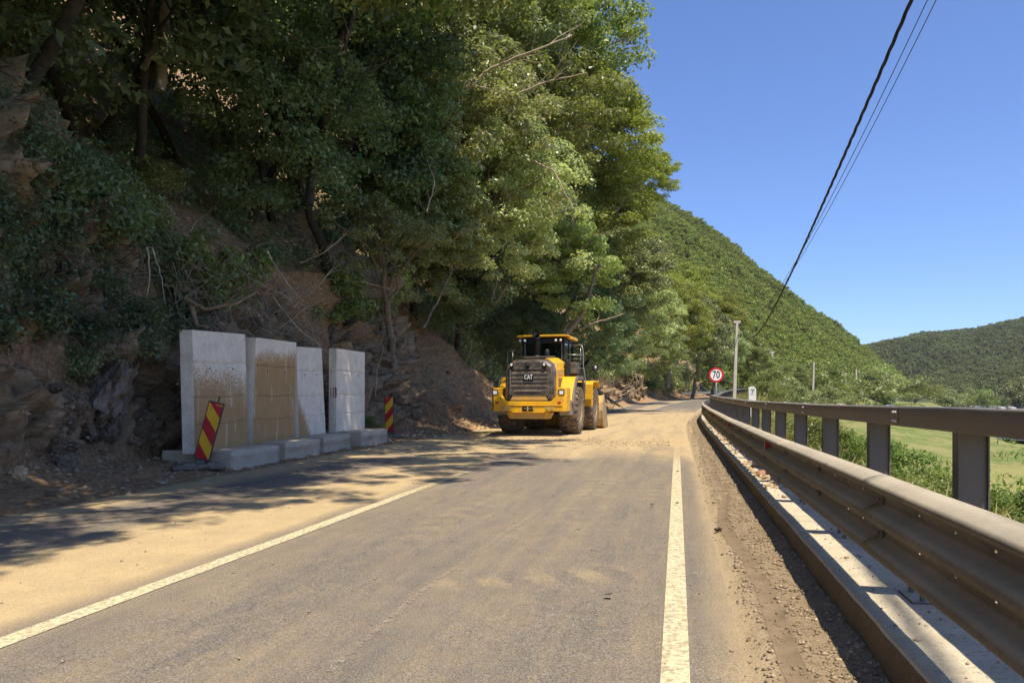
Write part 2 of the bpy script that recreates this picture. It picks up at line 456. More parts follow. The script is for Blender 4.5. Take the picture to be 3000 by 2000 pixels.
simple('bark', (.20, .16, .115), .9, 0, .4, 9, .8, 30)
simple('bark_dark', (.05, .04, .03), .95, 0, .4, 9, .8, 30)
simple('dead_wood', (.38, .31, .23), .85, 0, .25, 12, .5, 40)
simple('root_wood', (.26, .18, .11), .9, 0, .3, 12, .5, 40)
simple('stone_tan', (.46, .33, .19), .9, 0, .3, 14, .7, 50)
simple('stone_rust', (.36, .20, .11), .9, 0, .3, 14, .7, 50)
simple('stone_grey', (.17, .15, .125), .95, 0, .5, 4, 1.0, 14, .1, dirt=(.13, .085, .045), dirt_amt=.8)
simple('gravel', (.34, .26, .17), .95, 0, .35, 8, .3, 60)

# ------------------------------------------------------------------ ground, road, paint
def dustf(X, Y, L):
    n = fbm(X * .9, Y * .45, o=4, s=3); n2 = fbm(L * 3.0, Y * .35, o=3, s=9)
    d = .255 + .10 * (n - .5) + .22 * (n2 - .5)
    far = smooth(15, 23, Y + 2.0 * (n - .5) * 4) * (1 - smooth(52, 70, Y - L * 1.2 + (n - .5) * 20))
    left = smooth(-3.85, -4.3, L) * (1 - smooth(-5.3, -6.1, L + (n - .5) * 1.2))
    d = d + left * .72 * (1 - smooth(14, 19, Y) * .35)
    bare = smooth(-5.5, -6.2, L) * (1 - smooth(-7.0, -7.4, L)) * (1 - smooth(20, 24, Y))
    d = d - bare * .04 + smooth(-7.0, -7.5, L) * .55
    d = d + smooth(.15, .45, L) * (1 - smooth(60, 70, Y)) * .45
    d = d + far * (.62 + .5 * (n2 - .45))
    d = d - (1 - smooth(3, 9, Y)) * .06
    d = d - smooth(60, 75, Y) * .12
    # lorry tread prints left in the mud, running with the lane and once across it
    for Lc, w, ph in ((-1.15, .26, 0), (-2.75, .26, .4), (-.45, .16, .2)):
        cc = Lc + .12 * np.sin(Y * .5 + ph * 9)
        band = np.clip(1 - np.abs(L - cc) / w, 0, 1) ** .5
        ch = (np.sin((Y * 2.1 + np.abs(L - cc) * 2.2) * 6.283) > .1)
        d = d + band * (ch - .3) * .11 * smooth(.45, .6, fbm(X * .5, Y * .5, s=31))
    q = Y - 5.9 - .10 * (L + 2) ** 2
    band = np.clip(1 - np.abs(q) / .33, 0, 1) ** .5
    ch = (np.sin((L * 2.6 + q * 1.3) * 6.283) > 0)
    return np.clip(d + band * (ch - .2) * .24 * smooth(.42, .62, fbm(X * 1.3, Y * 1.3, o=3, s=33)) * smooth(-3.4, -2.4, L), 0, 1.2)
near_rows = np.concatenate([np.arange(-6, 1.5, .3), np.arange(1.5, 12, .055), stations(12, 240, .09, .0075)])
road = strip('road', near_rows, np.arange(-8.25, .62, .055), lambda X, Y, L: .010 * (fbm(X * 1.5, Y * 1.5, o=3) - .5) - .02 * np.abs(L + 3.8) * .25, MATS['asphalt'], attrs={'dust': dustf, 'lat': lambda X, Y, L: L, 'run': lambda X, Y, L: Y})
def crown(L): return -.02 * np.abs(L + 3.8) * .25
def paint(name, y0, y1, lat, w, step=.05):
    Ys = stations(y0, y1, step, .006)
    wob = lambda X, Y, L: .010 * (fbm(X * 1.5, Y * 1.5, o=3) - .5) + crown(L) + .005
    return strip(name, Ys, lat + np.linspace(-w / 2, w / 2, 4), wob, MATS['line_paint'], attrs={'dust': lambda X, Y, L: dustf(X, Y, L) * .75 + (.35 * smooth(10, 13, Y) * (L < -3) + .15 * smooth(14, 22, Y)) * (1 - smooth(60, 70, Y))})
paint('edge_line', 1.5, 7.15, 0.0, .15); paint('edge_line', 7.17, 26.3, 0.0, .15)
paint('edge_line', 60, 130, 0.05, .15, .3)
paint('centre_line', 1.5, 13.2, -3.84, .16); paint('centre_line', 62, 150, -3.9, .16, .3)
paint('edge_line', 60, 150, -7.7, .15, .3)
def faint_line():
    t = NT('scraped_asphalt')
    n = t.noise(14, 5, .8, t.coord()); tr = t.n('ShaderNodeBsdfTransparent'); df = t.n('ShaderNodeBsdfDiffuse')
    df.inputs[0].default_value = (.42, .34, .26, 1); ms = t.n('ShaderNodeMixShader')
    t.l(t.ramp(n, [(.46, 0.0), (.64, .6)]), ms.inputs[0]); t.l(tr.outputs[0], ms.inputs[1]); t.l(df.outputs[0], ms.inputs[2])
    t.l(ms.outputs[0], t.out.inputs[0]); MATS['scrape'] = t.m
faint_line()
def ground_at(u, v, z=0.0):
    Y = 2200 * (EYE - z) / (v - 1154); return np.array([(u - 1500) * Y / 2200, Y])
def scrape(uv, w, name='scrape_mark'):
    p = np.array([ground_at(*q) for q in uv]); V = []
    # resample
    seg = np.r_[0, np.cumsum(np.hypot(*np.diff(p, axis=0).T))]
    n = max(8, int(seg[-1] / .12)); s = np.linspace(0, seg[-1], n)
    q = np.stack([np.interp(s, seg, p[:, 0]), np.interp(s, seg, p[:, 1])], 1)
    q[:, 0] += .02 * (fbm(s * 2, s * 0, s=5) - .5)
    d = np.gradient(q, axis=0); d /= np.hypot(d[:, 0], d[:, 1])[:, None]; nrm = np.stack([-d[:, 1], d[:, 0]], 1)
    L = lateral(q[:, 0], q[:, 1])
    z = .010 * (fbm(q[:, 0] * 1.5, q[:, 1] * 1.5, o=3) - .5) + crown(L) + .009
    A = np.c_[q + nrm * w / 2, z]; B = np.c_[q - nrm * w / 2, z]
    V = np.stack([A, B], 1).reshape(-1, 3)
    o = obj(name, npmesh(name, V, grid_faces(n, 2), MATS['scrape'])); o['kind'] = 'structure'
scrape([(960, 1965), (1212, 1749), (1390, 1620), (1576, 1499), (1700, 1412), (1809, 1313)], .045)
scrape([(1460, 1570), (1576, 1500), (1680, 1440)], .02)
scrape([(1540, 1536), (1596, 1524)], .03); scrape([(1640, 1500), (1750, 1425)], .03)
scrape([(300, 1560), (428, 1511), (808, 1414), (980, 1380)], .05)

# valley floor, river
gy = np.concatenate([np.linspace(-300, 0, 12), np.linspace(10, 420, 70), np.linspace(450, 4000, 30)])
gx = np.concatenate([np.linspace(-3000, -20, 12), np.linspace(-10, 330, 80), np.linspace(360, 4500, 30)])
GX, GY = np.meshgrid(gx, gy, indexing='ij')
GZ = -5.0 + .5 * (fbm(GX * .05, GY * .05, o=4, s=2) - .5)
vf = obj('meadow', npmesh('meadow', np.stack([GX, GY, GZ], -1).reshape(-1, 3), grid_faces(len(gx), len(gy)), MATS['meadow'], True)); vf['kind'] = 'structure'
RX = np.array([[64, 60], [67, 104], [84, 150], [128, 240], [180, 330], [215, 372], [420, 400], [900, 380], [900, 60]])
rv = MB(); rv.add([(x, y, -4.62) for x, y in RX], [tuple(range(len(RX)))]); rvo = rv.build('river', MATS['water']); rvo['kind'] = 'structure'

pw = np.array([ground_at(u, v, -4.95) for u, v in ((2440, 1215), (2560, 1245), (2640, 1272), (2700, 1288), (2790, 1312), (2900, 1345))]); pv = []
for i in range(len(pw)):
    d_ = pw[min(i + 1, 5)] - pw[max(i - 1, 0)]; d_ = d_ / np.hypot(*d_); n_ = np.array([-d_[1], d_[0]]); pv += [(*(pw[i] + n_ * .8), -4.66), (*(pw[i] - n_ * .8), -4.66)]
fp = obj('footpath', npmesh('footpath', pv, grid_faces(6, 2), MATS['bank_dirt'])); fp['kind'] = 'structure'
# shoulder between the edge line and the kerb
def rutc(Y): return .62 + .07 * np.sin(Y * .55 + .6) + .05 * np.sin(Y * 1.3)
def shoulder_z(X, Y, L):
    n = fbm(X * 5, Y * 5, o=5, s=40)
    z = smooth(.34, .52, L) * (.012 + .055 * n) + .03 * smooth(.85, 1.02, L)
    rut = np.exp(-((L - rutc(Y)) / .055) ** 2)
    z = z * (1 - .75 * rut) + .012 * rut
    side = np.exp(-((np.abs(L - rutc(Y)) - .10) / .035) ** 2) * .008
    return z + side * smooth(.4, .5, L) + (.010 * (fbm(X * 1.5, Y * 1.5, o=3) - .5) + crown(L)) * (1 - smooth(.36, .6, L)) - .003
strip('road_shoulder', stations(1.5, 70, .03, .006), np.arange(.34, 1.12, .03), shoulder_z, MATS['shoulder_dirt'], attrs={'edge': lambda X, Y, L: 1 - smooth(.34, .66, L) + smooth(14, 24, Y) * .3})
rutm = NT('tyre_rut'); rutm.pbr(rutm.ramp(rutm.noise(6, 4), [(.3, (.17, .125, .08)), (.7, (.24, .18, .115))]), .95, 0, rutm.bump(rutm.noise(30, 3), .3, .01), .1); MATS['tyre_rut'] = rutm.m
Yr = stations(1.5, 13.5, .05, .004); Lr = np.linspace(-.065, .065, 5)
YY, LL = np.meshgrid(Yr, Lr, indexing='ij'); LA = LL * (1 - .5 * smooth(8, 13.5, YY)) + rutc(YY)
XX, Y2 = off(YY, LA)
ro = obj('tyre_rut', npmesh('tyre_rut', np.stack([XX, Y2, shoulder_z(XX, Y2, LA) + .003], -1).reshape(-1, 3), grid_faces(len(Yr), 5)[:, ::-1], MATS['tyre_rut'], True)); ro['kind'] = 'structure'

# embankment beyond the kerb
def bank_z(X, Y, L):
    base = np.interp(L, [1.9, 2.3, 3.2, 4.6, 9.0, 12.5, 18, 30], [.12, .10, .0, -.85, -3.7, -4.8, -5.1, -5.3])
    lift = smooth(60, 95, Y) * 1.0
    base = base + lift * np.interp(L, [1.9, 6, 18, 40], [0, 1.0, 3.2, -1.0])
    return base - road_z(Y) * smooth(12, 25, L) + .22 * (fbm(X * .9, Y * .9, o=5, s=50) - .5) * smooth(2.0, 3.0, L)
strip('embankment', np.concatenate([np.arange(-6, 2, .5), stations(2, 240, .15, .012)]), np.concatenate([np.arange(1.9, 9, .2), np.arange(9.2, 31, .8)]), bank_z, MATS['bank'], attrs={'grassy': lambda X, Y, L: np.clip(smooth(3.2, 5.5, L) + smooth(50, 62, Y), 0, 1)})

# ------------------------------------------------------------------ the cut hillside on the left
TOE_Y = np.array([-10, 8, 12, 14, 20, 23, 27, 33, 45, 60, 120]); TOE_L = np.array([-9.5, -9.5, -9.9, -10.5, -10.4, -10.0, -9.2, -8.7, -8.6, -8.9, -9.3])
def cliff_grid(Ys, T):
    Y, t = np.meshgrid(Ys, T, indexing='ij')
    toe = np.interp(Y, TOE_Y, TOE_L)
    lean = np.interp(Y, [0, 12, 23, 26, 30, 44, 52, 100], [.20, .22, .25, .35, .95, .95, .35, .4])
    Hc = np.interp(Y, [0, 10, 16, 25, 30, 45, 60, 100], [5.5, 5.5, 5.0, 5.4, 6.0, 6.5, 4.5, 4.0])
    # t: 0..1 talus, 1..2 wall, 2..3 upper slope
    a = np.clip(t, 0, 1); b = np.clip(t - 1, 0, 1); c = np.clip(t - 2, 0, 1)
    L = -7.75 + (toe + 7.75) * a - lean * Hc * b - 46 * c
    Z = -.03 + .50 * a ** 1.6 * np.interp(Y, [0, 13, 16, 24, 30], [1.1, .5, .15, .3, 1.2]) + Hc * b + 40 * c
    X, YY = off(Y, L)
    nx, nz = .83 - .3 * c, .25 + .45 * c      # outward direction
    nx = nx * smooth(0, .25, t - .75)
    q = (Y, Z, L)
    wall = smooth(.95, 1.15, t); low = 1 - wall
    slide = np.interp(Y, [25.5, 28, 44, 50], [0, 1, 1, 0]) * wall
    big = fbm(Y * .35, Z * .35, L * .35, o=3, s=60) - .5
    fc = facets(Y * 1.1, Z * .9, L * 1.1, s=71) - .5; fc2 = facets(Y * 3.1, Z * 2.6, L * 3.1, s=72) - .5
    fine = fbm(Y * 4, Z * 4, L * 4, o=4, s=80) - .5
    rr = smooth(.42, .55, fbm(Y * .28, Z * .35, o=3, s=90) + .10 * (Y < 14.0) + .30 * ((Y > 23) & (Y < 27.5)))
    rr = rr * (1 - slide * .9) * wall * (1 - smooth(2.0, 2.25, t))
    gull = (fbm(Y * 1.6 + Z * .8, Z * .3, o=4, s=95) - .5) * .9 * slide
    D = wall * (1.7 * big * (1 - .5 * slide) + rr * (1.45 * fc + .60 * fc2) + .30 * fine + gull) + low * (.12 * fine * smooth(.15, .5, t))
    over = .75 * np.exp(-((b - .88) / .1) ** 2) * (1 - slide) * smooth(14, 16, Y)
    D = D + over + .75 * wall * np.exp(-((Y - 25.4) / 1.3) ** 2) * (.4 + .6 * np.sin(np.clip(b, 0, 1) * 2.6))
    D = np.where((Y > 13.6) & (Y < 24), np.minimum(D, .45), D)
    k = slope(Y); n = np.sqrt(1 + k * k)
    X = X + D * nx / n; YY = YY - D * nx * k / n; Z = Z + D * nz * wall + low * .20 * fine * smooth(.1, .4, t) + road_z(Y)
    return X, YY, Z, rr, Y, L, t
Tp = np.concatenate([np.linspace(0, 1, 22), 1 + np.linspace(0, 1, 105)[1:], 2 + np.linspace(0, 1, 95)[1:] ** 1.25])
Ysc = np.concatenate([np.arange(-8, 8, .5), stations(8, 118, .065, .0050)])
cX, cY, cZ, cR, cS, cL, cT = cliff_grid(Ysc, Tp)
green = smooth(1.5, 2.1, cT) + smooth(.5, .6, fbm(cS * .5, cZ * .5, s=97)) * .8
co = obj('hillside', npmesh('hillside', np.stack([cX, cY, cZ], -1).reshape(-1, 3), grid_faces(len(Ysc), len(Tp)), MATS['cliff'], False, {'rocky': cR, 'green': np.clip(green, 0, 1)}))
co['kind'] = 'structure'
def hill_point(Y, t):
    i = np.argmin(abs(Ysc - Y)); j = np.argmin(abs(Tp - t)); return Vector((float(cX[i, j]), float(cY[i, j]), float(cZ[i, j])))
def hill_z(x, y):      # height of the hillside below a point
    d = (cX - x) ** 2 + (cY - y) ** 2
    i = np.unravel_index(np.argmin(d), d.shape); return float(cZ[i])

# broken blocks standing out of the cut: each one a piece of the hillside
def cut_rock(name, seed, s, mat, sub_=3, cuts=16, lo=.55, hi=.85, rough_=.05, crag=0):
    import bmesh
    gq = np.random.default_rng(seed); bm = bmesh.new(); bmesh.ops.create_icosphere(bm, subdivisions=sub_, radius=1)
    V = np.array([v.co[:] for v in bm.verts])
    base_n = gq.normal(size=3); base_n /= np.linalg.norm(base_n)
    for k in range(cuts):
        n_ = gq.normal(size=3)
        if k % 3 == 0: n_ = base_n * (1 if k % 2 else -1) + gq.normal(size=3) * .12
        n_ /= np.linalg.norm(n_); d = gq.uniform(lo, hi); e = V @ n_ - d; m = e > 0; V[m] -= e[m, None] * n_ * .97
    V += (fbm(V[:, 0] * 3 + seed, V[:, 1] * 3, V[:, 2] * 3, o=3, s=seed)[:, None] - .5) * rough_ * 2 * V
    if crag:
        f1 = facets(V[:, 0] * 2.3 + seed, V[:, 1] * 2.3, V[:, 2] * 1.6, s=seed) - .5; f2 = facets(V[:, 0] * 6 + seed, V[:, 1] * 6, V[:, 2] * 3.5, s=seed + 5) - .5
        V = V * (1 + crag * f1 + crag * .45 * f2 - crag * .9 * smooth(.60, .75, fbm(V[:, 0] * 2 + seed, V[:, 1] * 2, V[:, 2] * 1.2, o=4, s=seed + 9)))[:, None]
    for v, q in zip(bm.verts, V): v.co = (q[0] * s[0], q[1] * s[1], q[2] * s[2])
    me = bpy.data.meshes.new(name); bm.to_mesh(me); bm.free(); me.materials.append(MATS[mat]); return me
def rock_mat():
    t = NT('cliff_rock'); v = t.coord(); oi = t.n('ShaderNodeObjectInfo')
    s = t.noise(2.2, 7, .75, t.coord((1, 1, 2.5)), .15); ck = t.math('ADD', cracks(t, t.coord((.7, .7, 2.2)), 2.0), t.math('MULTIPLY', t.ramp(t.noise(1.5, 3, .6, v), [(.45, 0.0), (.6, 1.0)]), .2)); f = t.noise(13, 6, .75, v)
    c = t.ramp(s, [(.28, (.13, .10, .068)), (.5, (.36, .265, .17)), (.72, (.55, .42, .26))])
    c = t.mix(t.ramp(oi.outputs['Random'], [(.3, 0.0), (.95, .6)]), c, (.20, .17, .135))
    c = t.mix(t.ramp(f, [(.40, .75), (.55, 0.0)]), c, (.075, .055, .038))
    c = t.mix(t.ramp(ck, [(.0, .7), (.045, 0.0)]), c, (.04, .03, .02))
    t.pbr(c, .95, 0, t.bump(f, .9, .05, t.bump(t.ramp(ck, [(0, 0.0), (.12, 1.0)]), .6, .08)), .12); MATS['cliff_rock'] = t.m
rock_mat()
KR = [cut_rock('rock', 500 + k, (1, .8, .75), 'cliff_rock', 4, crag=.28) for k in range(9)]
rq = random.Random(21)
def place_rocks(n, y0, y1, t0, t1, r0, r1, keepf=None):
    k = 0
    for _ in range(n * 6):
        if k >= n: break
        Y = rq.uniform(y0, y1); t = rq.uniform(t0, t1)
        i = min(len(Ysc) - 2, int(np.searchsorted(Ysc, Y))); j = min(len(Tp) - 2, int(np.searchsorted(Tp, t)))
        if keepf and not keepf(i, j): continue
        r = r0 + (r1 - r0) * rq.random() ** 2.2
        p = Vector((float(cX[i, j]), float(cY[i, j]), float(cZ[i, j]))) + Vector((-.45 * r, .1 * r, -.1 * r))
        o = bpy.data.objects.new('rock', KR[rq.randrange(9)]); link(o, co); o.location = p
        o.rotation_euler = (rq.uniform(-.5, .5), .5 + rq.uniform(-.45, .45), rq.uniform(-.6, .6) + 1.2); s_ = rq.uniform(.75, 1.3)
        o.scale = (r * s_, r, r / s_); k += 1
rk = lambda i, j: cR[i, j] > .35
place_rocks(90, 9, 14.0, 1.0, 1.95, .14, .62, None)
place_rocks(60, 14.0, 24, 1.55, 1.98, .10, .50, rk)
place_rocks(40, 23.6, 28.5, 1.05, 1.98, .18, .75, None)
place_rocks(30, 28, 45, 1.0, 1.9, .10, .30, None)
place_rocks(60, 55, 100, .9, 1.7, .35, 1.2, None)
# ------------------------------------------------------------------ far hills
def forest_hill(name, X0, X1, Y0, Y1, step, zf, mat):
    gx = np.arange(X0, X1, step); gy = np.arange(Y0, Y1, step)
    X, Y = np.meshgrid(gx, gy, indexing='ij'); Z = zf(X, Y)
    o = obj(name, npmesh(name, np.stack([X, Y, Z], -1).reshape(-1, 3), grid_faces(len(gx), len(gy)), mat, True)); o['kind'] = 'structure'
    return o
FY = [60, 95, 130, 155, 200, 300, 400, 500, 700, 1400]; FX = [0, 17, 35, 48, 80, 146, 214, 272, 330, 400]
def hill_a(X, Y):
    d = np.interp(Y, FY, FX) - X
    z = .76 * np.maximum(d, 0) * .93
    z = z + .030 * np.maximum(d - 60, 0)
    z = np.minimum(z, 150 + .25 * np.maximum(z - 150, 0))
    rav = (fbm(X * .018 + Y * .012, Y * .016, o=4, s=120) - .5) * np.clip(d, 0, 80) * .30
    return np.where(d > 0, -.5 + z + rav, -.5 + d * .35).clip(-7) + 1.2 * (Y > 95) * smooth(-12, 0, d)
def hill_b(X, Y):
    u = 1500 + 2200 * X / np.maximum(Y, 1)
    top = np.interp(u, [2400, 2555, 2700, 2850, 3000, 3300, 4200], [40, 52, 65, 70, 82, 100, 130])
    foot = np.interp(u, [2400, 2600, 2750, 3000, 3600], [560, 520, 430, 385, 330])
    r = np.clip((Y - foot) / (840 - foot), 0, 1.25)
    z = top * (1.18 * r - .18 * r * r)
    spur = (fbm(X * .008 - Y * .005, Y * .004, o=4, s=140) - .5) * 62 * np.sin(np.clip(r, 0, 1) * math.pi) ** .8
    return -5.3 + np.maximum(z + spur * (r > 0), 0) * smooth(0, .03, r)
simple('forest_floor', (.05, .06, .025), .95, 0, .3, .5, .4, 4)
forest_hill('far_hillside', -160, 420, 92, 620, 7, hill_a, MATS['forest_floor'])
forest_hill('opposite_hillside', 150, 1500, 330, 1150, 12, hill_b, MATS['forest_floor'])
# ------------------------------------------------------------------ foliage
def leaf_cloud(C, rad, per, size, flat=.5, seed=0, droop=.2, aspect=.5):
    """leaf-sized faces in clumps: C (n,3) clump centres, rad (n,) clump radii"""
    g = np.random.default_rng(seed)
    C = np.repeat(np.asarray(C, float), per, 0); rad = np.repeat(np.asarray(rad, float), per)
    N = len(C)
    d = g.normal(size=(N, 3)); d /= np.linalg.norm(d, axis=1)[:, None]
    r = rad * g.random(N) ** .45
    off_ = d * r[:, None] * (1, 1, flat)
    off_[:, 2] -= droop * (off_[:, 0] ** 2 + off_[:, 1] ** 2) / np.maximum(rad, .1)
    p = C + off_
    nrm = d * .75 + g.normal(size=(N, 3)) * .55 + (0, 0, .40)
    nrm /= np.linalg.norm(nrm, axis=1)[:, None]
    a = np.cross(nrm, g.normal(size=(N, 3))); a /= np.linalg.norm(a, axis=1)[:, None]
    b = np.cross(nrm, a)
    s = (size * (.4 + 1.0 * g.random(N)))[:, None]
    fold = nrm * s * .12
    V = np.stack([p - a * s * .5, p + b * s * aspect * .5 + fold, p + a * s * .5, p - b * s * aspect * .5 + fold], 1).reshape(-1, 3)
    return V, np.arange(4 * N).reshape(-1, 4)
def crown_clumps(seed, rx, rz, n, core=.35):
    g = np.random.default_rng(seed); out = []
    while len(out) < n:
        d = g.normal(size=3); d /= np.linalg.norm(d)
        lump = .62 + .6 * float(vnoise(d[0] * 1.7 + seed, d[1] * 1.7, d[2] * 1.7, 5))
        r = (core + (1 - core) * g.random() ** .6) * lump
        if d[2] < -.35 and g.random() < .6: continue
        out.append((d[0] * r * rx, d[1] * r * rx, d[2] * r * rz))
    return np.array(out)
PROTO = {}
def proto_crown(key, seed, n, per, crad, leaf, mat, flat=.5, droop=.2, rz=1.0, core=.35):
    C = crown_clumps(seed, 1.0, rz, n, core)
    V, F = leaf_cloud(C, np.random.default_rng(seed).uniform(.65, 1.2, n) * crad, per, leaf, flat, seed, droop)
    PROTO[key] = (npmesh('crown', V, F, MATS[mat]), C)
proto_crown('beech', 1, 150, 210, .20, .048, 'leaf_bright', .42, .25, 1.0)
proto_crown('ash', 2, 150, 210, .19, .050, 'leaf_bluegreen', .5, .45, 1.05)
proto_crown('hornbeam', 3, 150, 210, .20, .046, 'leaf_olive', .42, .2, 1.0)
proto_crown('pale', 9, 130, 210, .18, .046, 'leaf_pale', .5, .45, 1.0)
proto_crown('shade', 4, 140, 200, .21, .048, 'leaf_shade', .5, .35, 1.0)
proto_crown('loose', 5, 60, 170, .17, .050, 'leaf_bluegreen', .45, .5, .8, .2)
proto_crown('bush', 6, 46, 150, .30, .068, 'leaf_olive', .6, .2, .75, .25)
proto_crown('bush_dark', 7, 46, 120, .30, .085, 'leaf_bluegreen', .6, .2, .75, .25)
proto_crown('bush_dry', 8, 40, 120, .30, .080, 'grass_green', .6, .2, .6, .25)
rng = random.Random(11)
def limb(mb, a, b, r0, r1, wob, n=5, seg=5):
    a, b = Vector(a), Vector(b); L = (b - a).length; pts = []; rr = []
    for i in range(seg + 1):
        t = i / seg; w = wob * L * math.sin(t * math.pi)
        pts.append(a.lerp(b, t) + Vector((rng.uniform(-1, 1), rng.uniform(-1, 1), rng.uniform(-.3, .6))) * w * .5); rr.append(r0 + (r1 - r0) * t)
    mb.tube(pts, rr, n); return pts
def tree(name, base, centre, rad, key, label, cat='tree', group=None, bark='bark', rz=None, trunk_r=.2, limbs=16, hgt=1.0, multi=1):
    base, centre = Vector(base), Vector(centre)
    e = empty(name, base, 0, label, cat, group)
    me, C = PROTO[key]
    rzv = rng.uniform(0, 6.28) if rz is None else rz
    mb = MB(); cen = centre - base
    Mx = Matrix.Translation(cen) @ Matrix.Rotation(rzv, 4, 'Z') @ Matrix.Diagonal((rad, rad, rad * hgt, 1))
    for k in range(multi):
        st = Vector((rng.uniform(-.4, .4), rng.uniform(-.4, .4), -.5)) * (k > 0) + Vector((0, 0, -.4))
        bend = Vector((cen.x * .35, cen.y * .35, cen.z * .55)) + Vector((rng.uniform(-.6, .6), rng.uniform(-.6, .6), 0))
        tgt = cen + Vector((rng.uniform(-1, 1), rng.uniform(-1, 1), rng.uniform(-.2, .4))) * rad * (.3 if multi > 1 else .1)
        pts = []; rr = []
        for i in range(11):
            t = i / 10; p = st * (1 - t) ** 2 + bend * 2 * t * (1 - t) + tgt * t * t
            pts.append(p + Vector((rng.uniform(-1, 1), rng.uniform(-1, 1), 0)) * .06 * rad * .4); rr.append(trunk_r * (1.15 - .75 * t))
        mb.tube(pts, rr, 8)
        for q in rng.sample(range(len(C)), min(limbs // multi, len(C))):
            j = rng.randint(5, 10); d = Mx @ Vector(C[q])
            mid = limb(mb, pts[j], d, trunk_r * .32, .012, .14, 5)
            for _ in range(2):
                s = mid[rng.randint(2, 4)]; limb(mb, s, d + Vector((rng.uniform(-1, 1), rng.uniform(-1, 1), rng.uniform(-.6, .6))) * rad * .22, trunk_r * .12, .008, .2, 3, 4)
    mb2 = mb.mesh('trunk', MATS[bark], True, False); obj('trunk', mb2, e)
    c = obj('crown', me, e); c.matrix_local = Mx
    if bark == 'bark' and rad > 2.4:
        for _ in range(3):
            m3 = MB(); a = rng.uniform(-2.6, -.2); el = rng.uniform(-.3, .7)
            d = Vector((math.cos(a) * math.cos(el), math.sin(a) * math.cos(el), math.sin(el) * hgt)); p0 = cen + d * rad * .35 + Vector((0, 0, -.15 * rad)); p1 = cen + d * rad * rng.uniform(.85, 1.08)
            q = limb(m3, p0, p1, .05, .012, .16, 5, 7)
            for i in (2, 3, 4, 5, 5, 6): limb(m3, q[i], q[i] + ((p1 - p0).normalized() + Vector([rng.uniform(-1, 1) for _ in 'xyz']) * .9).normalized() * rad * rng.uniform(.15, .35), .018, .006, .2, 4, 4)
            obj('bare_bough', m3.mesh('bare_bough', MATS['dead_wood'], True, False), e)
    return e
def bush(name, p, rad, key, label, group=None, hgt=1.0, cat='bush', stems=5):
    e = empty(name, p, rng.uniform(0, 6.28), label, cat, group); me, C = PROTO[key]
    c = obj('foliage', me, e); c.scale = (rad, rad, rad * hgt); c.location = (0, 0, rad * hgt * .55)
    mb = MB()
    for q in rng.sample(range(len(C)), stems):
        limb(mb, (0, 0, -.2), (C[q][0] * rad, C[q][1] * rad, (C[q][2] + .55) * rad * hgt), .03 * rad + .006, .006, .12, 4)
    obj('stem', mb.mesh('stem', MATS['bark'], True, False), e)
    return e

# ---- the trees of the cut slope: (u, v, distance, crown radius, kind, foot (Y, t), label)
G1 = 'trees leaning out from the cut slope'
NEAR = [
 (1655, 120, 43, 5.2, 'hornbeam', 2.16, 'tall olive green tree against the sky, its crown cut by the top of the photo'),
 (1560, 360, 38, 4.6, 'hornbeam', 2.12, 'broad yellowish green crown below the tallest tree, beside the blue sky'),
 (1745, 420, 47, 4.5, 'beech', 2.12, 'bright green crown whose ragged right edge stands against the blue sky'),
 (1745, 640, 47, 3.9, 'beech', 2.08, 'sunlit yellow green tree under the ragged sky edge, above the dark hollow'),
 (1890, 515, 55, 2.5, 'beech', 2.10, 'small bright crown reaching furthest right into the sky on a bare bough'),
 (1835, 800, 56, 3.9, 'ash', 2.03, 'dark bluish green tree at the right end of the near forest'),
 (1895, 940, 60, 3.0, 'pale', 1.95, 'pale silvery green tree low above the road behind the loader bucket'),
 (1700, 880, 48, 3.8, 'shade', 1.98, 'dark shaded tree directly right above the loader cab'),
 (1935, 1020, 78, 3.2, 'hornbeam', 1.9, 'light green tree hanging over the rock face by the road bend'),
 (1250, 210, 33, 5.0, 'ash', 2.10, 'large shaded tree with glinting leaves at the top centre of the forest'),
 (1385, 430, 31, 3.9, 'pale', 2.05, 'loose pale leaved tree with dead boughs in the middle of the forest'),
 (1330, 330, 30, 2.3, 'pale', 2.04, 'brightest pale green spray of leaves in the middle of the forest'),
 (1480, 600, 32, 3.6, 'pale', 1.98, 'sunlit drooping tree above the loader, leaves pale green'),
 (1640, 760, 41, 3.4, 'hornbeam', 1.98, 'drooping olive tree between the loader and the sky edge'),
 (1010, 110, 27, 4.8, 'shade', 2.16, 'dark leaved tree with glinting top left of the centre'),
 (1090, 420, 27.5, 3.9, 'shade', 2.08, 'nearly black shaded tree in the middle of the slope'),
 (1270, 690, 29, 2.7, 'ash', 1.98, 'green tree drooping over the rock outcrop left of the loader'),
 (1440, 80, 38, 4.8, 'ash', 2.18, 'high tree at the top edge with fine bluish leaves'),
 (1100, 690, 23, 2.0, 'loose', 1.95, 'small shaded tree on the lip of the bank above the concrete elements'),
 (830, 330, 21, 3.0, 'shade', 2.1, 'shaded tree behind the leaning dark trunk'),
 (1560, 980, 44, 2.4, 'shade', 1.3, 'low dark leafy tree right behind the loader cab'),
 (1790, 1000, 55, 2.6, 'shade', 1.4, 'low dark tree above the fallen branches beyond the bucket'),
 (1600, 300, 48, 5.5, 'ash', 2.2, 'dark backdrop tree between the tall olive crown and the slope'),
 (1350, 800, 36, 3.0, 'shade', 1.95, 'shaded tree high on the bare earth slide'),
 (1200, 560, 34, 4.0, 'shade', 2.1, 'black shaded tree deep in the forest behind the drooping crown'),
 (1760, 760, 60, 5.0, 'ash', 2.1, 'dark tree filling the forest behind the right hand crowns'),
 (1560, 720, 46, 4.5, 'shade', 2.06, 'dark tree deep in the forest above the loader'),
]
